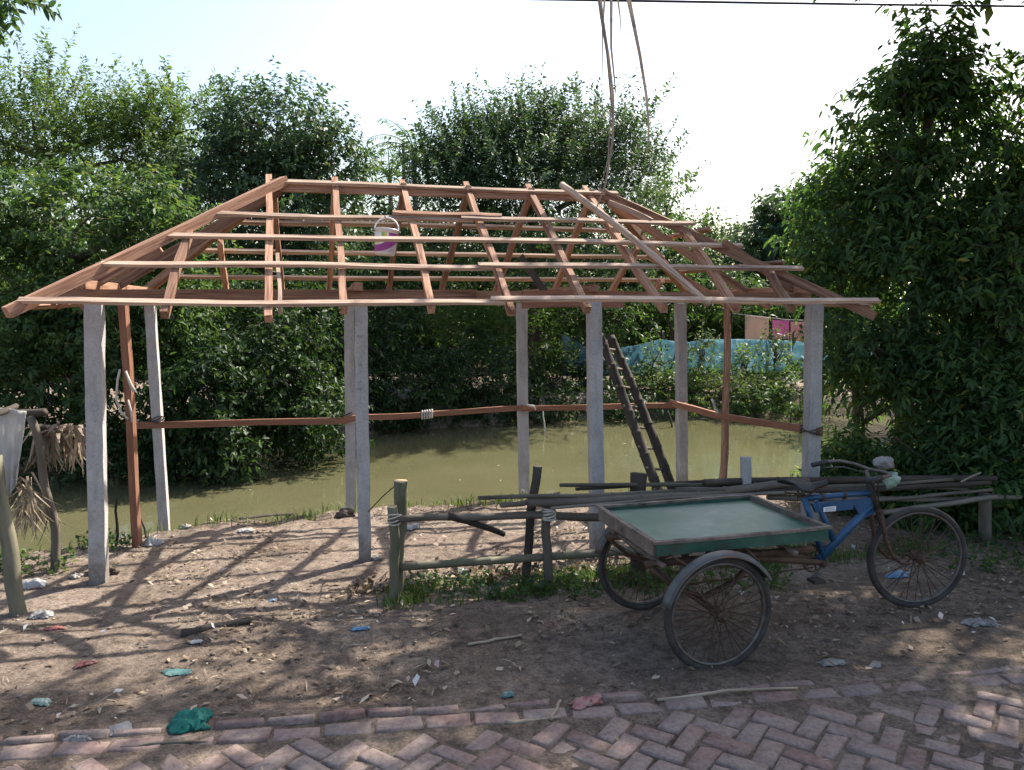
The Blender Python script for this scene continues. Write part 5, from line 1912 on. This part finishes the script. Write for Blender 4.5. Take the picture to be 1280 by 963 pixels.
def crumple(name, px, py, size, mat, seed, label, cat, ang=0.0, h=.35, group=None, n=22, rough=1.0, asp=.6):
    """a crumpled piece of cloth, plastic or paper lying on the ground"""
    c = G(px, py)
    rng = np.random.default_rng(seed)
    mb = MB(); pts = []
    ca, sa = math.cos(ang), math.sin(ang)
    for i in range(n + 1):
        for j in range(n + 1):
            u_, v_ = i / n * 2 - 1, j / n * 2 - 1
            uu = u_ * (1 - .22 * abs(v_) * rough)
            k = float(fbm(np.array(u_ * 1.9 + seed), np.array(v_ * 1.9 - seed * .7), seed % 40, 4))
            ridge = 1 - 2 * abs(float(fbm(np.array(u_ * 2.4 + 9 + seed), np.array(v_ * 2.4), seed % 40 + 5, 3)) - .5)
            edge = (1 - max(abs(u_), abs(v_)) ** 3)
            an = math.atan2(v_, u_)
            sq = 1 - .30 * rough * min(1, math.hypot(u_, v_)) * float(fbm(np.array(math.cos(an) * 2.2 + seed), np.array(math.sin(an) * 2.2 + seed * 3), seed % 31, 3))
            uu *= sq; v_ *= sq
            x = uu * size + (k - .5) * size * .6 * rough
            y = v_ * size * asp + (ridge - .7) * size * .3 * rough
            X = c.x + x * ca - y * sa; Y = c.y + x * sa + y * ca
            z = gz(X, Y) + .006 + edge * size * h * .7 * (.15 + .75 * k + .9 * (ridge - .55)) * 1.1
            pts.append((X, Y, max(z, gz(X, Y) + .004)))
    mb.grid(pts, n + 1, n + 1)
    o = recentred(mb, name, M[mat], None, True)
    md = o.modifiers.new('thickness', 'SOLIDIFY'); md.thickness = .003; md.offset = 1
    return tag(o, label, cat, group)


crumple('green_cloth', 240, 904, .125, 'green_cloth', 3, 'crumpled dark green cloth bag lying at the edge of the brick road', 'cloth bag', .35, .6, asp=.8, n=30)
crumple('plastic_wrapper', 735, 880, .125, 'red_plastic', 8, 'torn red and white plastic wrapper lying near the road in front of the tricycle', 'wrapper', .35, .3, asp=.4)
crumple('plastic_wrapper', 451, 788, .075, 'blue_plastic', 15, 'flat bright blue plastic wrapper on the dirt left of centre', 'wrapper', .1, .35, asp=.36)
crumple('plastic_bag', 307, 665, .095, 'white_plastic', 22, 'white plastic bag lying on the sunlit bank between the left posts', 'plastic bag', .2, .4, asp=.5)
crumple('plastic_sack', 191, 682, .13, 'white_plastic', 27, 'round pale plastic sack beside the foot of the leaning timber post', 'sack', .2, .9, asp=.65)
crumple('paper_scrap', 245, 804, .05, 'white_plastic', 31, 'small white paper scrap lying against the dark log', 'paper', .1, .4, asp=.6)
crumple('plastic_wrapper', 108, 832, .075, 'red_plastic', 36, 'thin pink and red wrapper on the dirt at the left', 'wrapper', .9, .45, asp=.35)
crumple('plastic_wrapper', 50, 880, .07, 'palegreen_plastic', 39, 'small pale green wrapper near the lower left corner', 'wrapper', .1, .5, asp=.4)
crumple('plastic_wrapper', 222, 842, .10, 'teal_plastic', 44, 'flattened teal plastic film trodden into the dirt above the green cloth', 'plastic film', .1, .05, asp=.5)
crumple('plastic_wrapper', 96, 927, .08, 'grey_plastic', 47, 'silvery crumpled wrapper by the kerb at the lower left', 'wrapper', .1, .4, asp=.28)
crumple('paper_scrap', 150, 912, .055, 'grey_plastic', 49, 'square grey paper scrap between the green cloth and the silvery wrapper', 'paper', .6, .15, asp=.7, rough=.3)
crumple('plastic_bag', 515, 662, .10, 'white_plastic', 52, 'white plastic bag caught behind the first fence post', 'plastic bag', .5, .8, asp=.6)
crumple('plastic_wrapper', 635, 870, .045, 'teal_plastic', 56, 'small teal plastic scrap on the dirt above the kerb, left of the red wrapper', 'wrapper', .3, .6, asp=.6)
crumple('plastic_bag', 40, 735, .13, 'white_plastic', 61, 'large dirty white plastic bag in the trash under the stall', 'plastic bag', .3, .8, asp=.6)
crumple('plastic_bag', 52, 772, .10, 'grey_plastic', 63, 'grey plastic bag lying right of the thick stall post foot', 'plastic bag', .1, .6, asp=.6)
crumple('plastic_wrapper', 66, 788, .08, 'red_plastic', 65, 'pink wrapper in front of the grey bag at the stall foot', 'wrapper', .2, .4, asp=.35)
crumple('plastic_bag', 1122, 722, .11, 'blue_plastic', 68, 'blue and white plastic bag seen through the front wheel spokes', 'plastic bag', .1, .6, asp=.5)
crumple('plastic_bag', 575, 718, .11, 'grey_plastic', 71, 'grey plastic rag in the weeds under the bottom fence rail', 'plastic bag', .2, .6, asp=.6)
crumple('paper_scrap', 1040, 830, .10, 'grey_plastic', 74, 'pale dry torn sheet on the dirt right of the big near wheel', 'paper', .2, .35, asp=.5)
crumple('paper_scrap', 1095, 832, .07, 'grey_plastic', 78, 'pale dry torn sheet, second one right of the near wheel, nearer the front wheel', 'paper', .9, .35, asp=.5)
crumple('plastic_wrapper', 342, 752, .045, 'blue_plastic', 81, 'tiny blue and white wrapper left of the first fence post', 'wrapper', .7, .5, asp=.5)
crumple('plastic_bag', 1225, 780, .14, 'grey_plastic', 84, 'flattened grey plastic sheet by the right fence post foot', 'plastic bag', .1, .25, asp=.5)


def stick(px0, py0, px1, py1, r, mat, label, name='stick', bow=.02, lift=.0, cat='stick'):
    a, b = G(px0, py0), G(px1, py1)
    a.z += r * .7 + lift; b.z += r * .7 + lift
    o = pole(name, a, b, r, r * .7, M[mat], None, bow=bow, kink=.006, seg=8)
    return tag(o, label, cat)


stick(227, 797, 314, 779, .034, 'dark_wood', 'charred dark log lying on the dirt at the left', 'log', cat='log')
stick(822, 878, 996, 862, .009, 'straw_stick', 'long pale split cane lying along the dirt in front of the near wheel', 'cane')
stick(585, 808, 652, 796, .010, 'straw_stick', 'pale stick lying on the dirt below the second fence post')
stick(322, 805, 386, 768, .010, 'old_wood', 'thin grey branch on the dirt right of the dark log')
stick(632, 905, 700, 898, .012, 'straw_stick', 'pale split stick lying along the kerb')
stick(688, 902, 700, 878, .010, 'straw_stick', 'short pale stick sticking up at the kerb beside the red wrapper')
stick(150, 937, 260, 929, .009, 'old_wood', 'thin grey twig along the kerb at the lower left', bow=.01)
stick(445, 636, 300, 650, .022, 'dark_wood', 'dark crooked branch lying at the water edge between the left posts', 'branch')


def pile(name, px, py, r, label, cat, seed, mat='mud', sq=(1.3, 1, .7)):
    c = G(px, py)
    o = blob(name, c + Vector((0, 0, r * .2)), r, seed, mat, squash=sq, rough=.8, freq=2.6)
    return tag(o, label, cat)


pile('mud_mound', 206, 655, .17, 'heap of dark mud packed round the left back post foot', 'mud heap', 5)
pile('mud_mound', 432, 645, .11, 'small dark mud heap at the foot of the second back post', 'mud heap', 9)
pile('mud_mound', 130, 716, .12, 'dark clod of mud behind the left front post foot', 'mud heap', 13)
for k, (px, py, r, lab) in enumerate(((232, 660, .06, 'grey stone beside the mud heap at the left back post'), (95, 722, .05, 'small grey stone by the left front post'),
                                      (470, 700, .06, 'dark stone at the foot of the second front post'), (253, 650, .05, 'small stone at the water edge right of the mud heap'))):
    pile('stone', px, py, r, lab, 'stone', 20 + k, 'stone', (1.2, 1, .6))


# sticks standing in the pond
def stake(px0, py0, px1, py1, r, mat, label, Y=None):
    d = ray(px0, py0)
    if Y is None:
        t = (WATER_Z - CAM_H) / d.z
        a = Vector((0, 0, CAM_H)) + d * t
    else:
        a = P(px0, py0, Y)
    b = P(px1, py1, a.y)
    a = a + (a - b).normalized() * .5
    o = pole('stake', a, b, r, r * .7, M[mat], None, bow=.03, kink=.01, seg=7)
    tag(o, label, 'stake', 'sticks standing in the pond')


stake(681, 540, 679, 514, .022, 'rope', 'pale thin stick in the water right of the third back post')
stake(840, 534, 835, 514, .03, 'dark_wood', 'dark stick in the water just left of the right back post')
stake(549, 536, 546, 522, .025, 'old_wood', 'short grey stick in the water below the white rag')
stake(769, 524, 764, 505, .025, 'dark_wood', 'stick in the water just right of the second front row gap beside the ladder')
stake(985, 536, 990, 510, .03, 'dark_wood', 'dark stick in the water near the right front post')
stake(948, 526, 930, 488, .03, 'dark_wood', 'tilted dark branch rising from the far waterline below the laundry')
stake(146, 690, 147, 622, .018, 'dark_wood', 'thin dark stick at the bank between the left front and leaning timber posts', 7.6)
stake(183, 662, 173, 630, .012, 'dark_wood', 'thin dark twig leaning beside the orange timber post', 8.0)
o = pole('branch', P(897, 518, 9.0), P(890, 500, 8.9), .018, .014, M['rope'], None, kink=.012)
tag(o, 'short pale broken branch wedged behind the brown timber post', 'branch')

# grey rubbish tangled on the far bank
o = blob('grey_sheet', P(497, 494, 18.2), .40, 41, 'grey_plastic', squash=(1.1, .6, .55), rough=.9, freq=3.4)
tag(o, 'pale grey plastic sheet tangled in the dark shrubs on the far bank', 'plastic sheet')


# floating specks
def specks():
    rng = np.random.default_rng(17)
    n = 420
    x = rng.uniform(-9, 9, n); y = rng.uniform(8, 20, n)
    k = (y > near_edge(x) + .6) & (y < far_edge(x) - .5) & (rng.uniform(0, 1, n) < .25 + .75 * smooth(.5, .6, fbm(x * .6, y * .6, 12)))
    x, y = x[k], y[k]; n = len(x)
    a = rng.uniform(0, 6.28, n); L = rng.uniform(.015, .05, n)
    c = np.stack([x, y, np.full(n, WATER_Z + .006)], 1)
    d = np.stack([np.cos(a), np.sin(a), np.zeros(n)], 1) * L[:, None]
    s = np.stack([-np.sin(a), np.cos(a), np.zeros(n)], 1) * L[:, None] * .5
    v = np.stack([c - d, c + s, c + d, c - s], 1).reshape(-1, 3)
    tag(link('floating_leaves', npmesh('floating_leaves', v, np.arange(n * 4).reshape(-1, 4)), M['dead']), kind='stuff')


specks()

# ------------------------------------------------------------------ far side: net fence, laundry, house
nf = thing('net_fence', 'sagging blue net fence strung on sticks along the far bank', 'fence', (5, 22, -.2))


def net(pts_top, pts_bot, Y, name='net_panel', seed=1):
    n = 40
    mb = MB(); g = []
    for i in range(n + 1):
        t = i / n
        xs = [p[0] for p in pts_top]
        px = xs[0] + (xs[-1] - xs[0]) * t
        py0 = np.interp(px, xs, [p[1] for p in pts_top])
        py1 = np.interp(px, [p[0] for p in pts_bot], [p[1] for p in pts_bot])
        for j in range(9):
            q = j / 8
            yy = Y + .12 * (float(fbm(np.array(px * .05 + seed), np.array(q * 2.0), 3, 3)) - .5) * 2 + .05 * math.sin(px * .45 + q * 3)
            g.append(P(px, py0 + (py1 - py0) * q, yy))
    mb.grid(g, n + 1, 9)
    o = recentred(mb, name, M['blue_net'], nf, True)
    md = o.modifiers.new('thickness', 'SOLIDIFY'); md.thickness = .006


net([(702, 418), (712, 421), (730, 433), (760, 437), (800, 431), (826, 424), (850, 428)], [(702, 470), (850, 470)], 22.0)
net([(850, 430), (880, 424), (925, 424), (960, 425), (990, 426)], [(850, 468), (990, 465)], 21.7, seed=6)
net([(990, 426), (1040, 432), (1090, 436), (1140, 440), (1200, 436)], [(990, 462), (1200, 470)], 21.9, seed=9)
for px, Y in ((703, 22.05), (764, 22.05), (826, 22.05), (880, 21.8), (960, 21.8), (990, 21.85), (1090, 21.95), (1200, 21.95)):
    a = P(px, 470, Y); a.z = gz(a.x, a.y) - .2
    pole('net_stick', a, P(px + 2, 415, Y), .028, .022, M['dark_wood'], nf, bow=.04, seg=6)

cl = thing('clothes_line', 'thin clothes line tied between two sticks beyond the net fence', 'clothes line', P(960, 440, 23.0))
mb = MB()
mb.tube([P(915, 392, 23.0), P(950, 396, 23.0), P(985, 400, 23.0), P(1020, 401, 23.0), P(1090, 398, 23.0), P(1100, 397, 23.0), P(1160, 390, 23.0)], .008, 5)
recentred(mb, 'line', M['rope'], cl, True)
for px in (915, 1160):
    a = P(px, 470, 23.0); a.z = gz(a.x, a.y) - .2
    pole('line_post', a, P(px, 388, 23.0), .035, .03, M['dark_wood'], cl, bow=.05, seg=7)
GL = 'laundry on the line'
for x0, x1, y0, y1, y2, mt, sd_, lab in ((931, 961, 394, 397, 426, 'peach_cloth', 4, 'peach coloured cloth hanging on the far clothes line'),
                                         (965, 986, 400, 401, 424, 'pink_cloth', 6, 'bright pink cloth on the far clothes line next to the peach cloth'),
                                         (988, 1012, 402, 403, 428, 'rose_cloth', 9, 'rose red cloth on the far clothes line behind the right front post'),
                                         (1078, 1102, 399, 399, 424, 'pale_cloth', 12, 'pale bluish cloth hanging beyond the eave tip')):
    o = sheet('laundry_cloth', P(x0, y0, 22.96), P(x1, y1, 22.96), P(x0, y2, 22.96), P(x1, y2, 22.96), mt, sd_, .03, 16, 10)
    tag(o, lab, 'cloth', GL)

# low house with pink walls hidden behind the right hand trees
hc = P(1200, 400, 27.0)
house = thing('house', 'low pink walled house with tin roof hidden behind the trees at the right', 'house', (hc.x, hc.y, gz(hc.x, hc.y)))
hz = house.location.z
mb = MB()
w2, d2, hh = 2.6, 1.8, 2.15
mb.box((0, -d2, hh / 2 - .1), (w2 * 2, .12, hh + .2)); mb.box((0, d2, hh / 2 - .1), (w2 * 2, .12, hh + .2))
mb.box((-w2 + .06, 0, hh / 2 - .1), (.12, d2 * 2 - .122, hh + .2)); mb.box((w2 - .06, 0, hh / 2 - .1), (.12, d2 * 2 - .122, hh + .2))
mb.obj('wall', M['red_wall'], house)
for s in (-1, 1):
    mb = MB()
    m_, L_ = along((0, s * (d2 + .45), hh - .05), (0, 0, hh + .9))
    mb.box((L_ / 2, 0, .03), (L_, w2 * 2 + .6, .03))
    mb.obj('roof', M['tin'], house, m_)
mb = MB(); mb.box((-.9, -d2 - .075, .95), (.8, .03, 1.9), jit=.002)
mb.obj('door', M['dark_wood'], house)
for x in (.9,):
    mb = MB(); mb.box((x, -d2 - .072, 1.25), (.8, .022, .8))
    w_ = mb.obj('window', M['dark_void'], house)
    mb = MB()
    for dx, dz, sx, sz in ((-.42, 0, .06, .92), (.42, 0, .06, .92), (0, .43, .78, .06), (0, -.43, .78, .06), (0, 0, .04, .80)):
        mb.box((x + dx, -d2 - .09, 1.25 + dz), (sx, .04, sz))
    mb.obj('window_frame', M['old_wood'], w_)
# far utility pole
c = P(504, 205, 36); 
up_ = thing('utility_pole', 'thin far utility pole with a cross arm in the gap above the ridge', 'utility pole', (c.x, c.y, -.3))
pole('pole', (c.x, c.y, -.3), P(504, 176, 36), .09, .07, M['dark_wood'], up_, bow=.02, seg=8)
m_ = P(504, 183, 36)
timber('cross_arm', m_ - Vector((.4, 0, 0)), m_ + Vector((.4, 0, 0)), .08, .08, M['dark_wood'], up_)

# ------------------------------------------------------------------ light
SUN_AZ, SUN_EL = R(42), R(47)
w = bpy.data.worlds.new('World')
scene.world = w
w.use_nodes = True
nt = w.node_tree
nt.nodes.clear()
sky = nt.nodes.new('ShaderNodeTexSky')
sky.sky_type = 'NISHITA'
sky.sun_disc = False
sky.sun_elevation = SUN_EL
sky.sun_rotation = SUN_AZ
sky.air_density = 1.2
sky.dust_density = 3.0
sky.ozone_density = 1.0
bg = nt.nodes.new('ShaderNodeBackground')
bg.inputs['Strength'].default_value = .12
wo = nt.nodes.new('ShaderNodeOutputWorld')
nt.links.new(sky.outputs[0], bg.inputs['Color'])
nt.links.new(bg.outputs[0], wo.inputs['Surface'])
sd = bpy.data.lights.new('sun', 'SUN')
sd.energy = 5.0
sd.angle = R(.6)
sd.color = (1.0, .93, .82)
so = bpy.data.objects.new('sun', sd)
to_sun = Vector((math.sin(SUN_AZ) * math.cos(SUN_EL), math.cos(SUN_AZ) * math.cos(SUN_EL), math.sin(SUN_EL)))
so.rotation_euler = to_sun.to_track_quat('Z', 'Y').to_euler()
so.location = to_sun * 60
COL.objects.link(so)

scene.view_settings.view_transform = 'Standard'
scene.view_settings.look = 'None'
scene.view_settings.gamma = 1.0
scene.view_settings.use_curve_mapping = False
scene.view_settings.exposure = 1.25
scene.render.engine = 'CYCLES'
scene.cycles.use_denoising = True
scene.cycles.use_adaptive_sampling = True
scene.cycles.adaptive_threshold = .008
scene.cycles.max_bounces = 6
scene.cycles.diffuse_bounces = 3
scene.cycles.transmission_bounces = 4
scene.cycles.transparent_max_bounces = 4
scene.cycles.caustics_reflective = False
scene.cycles.caustics_refractive = False
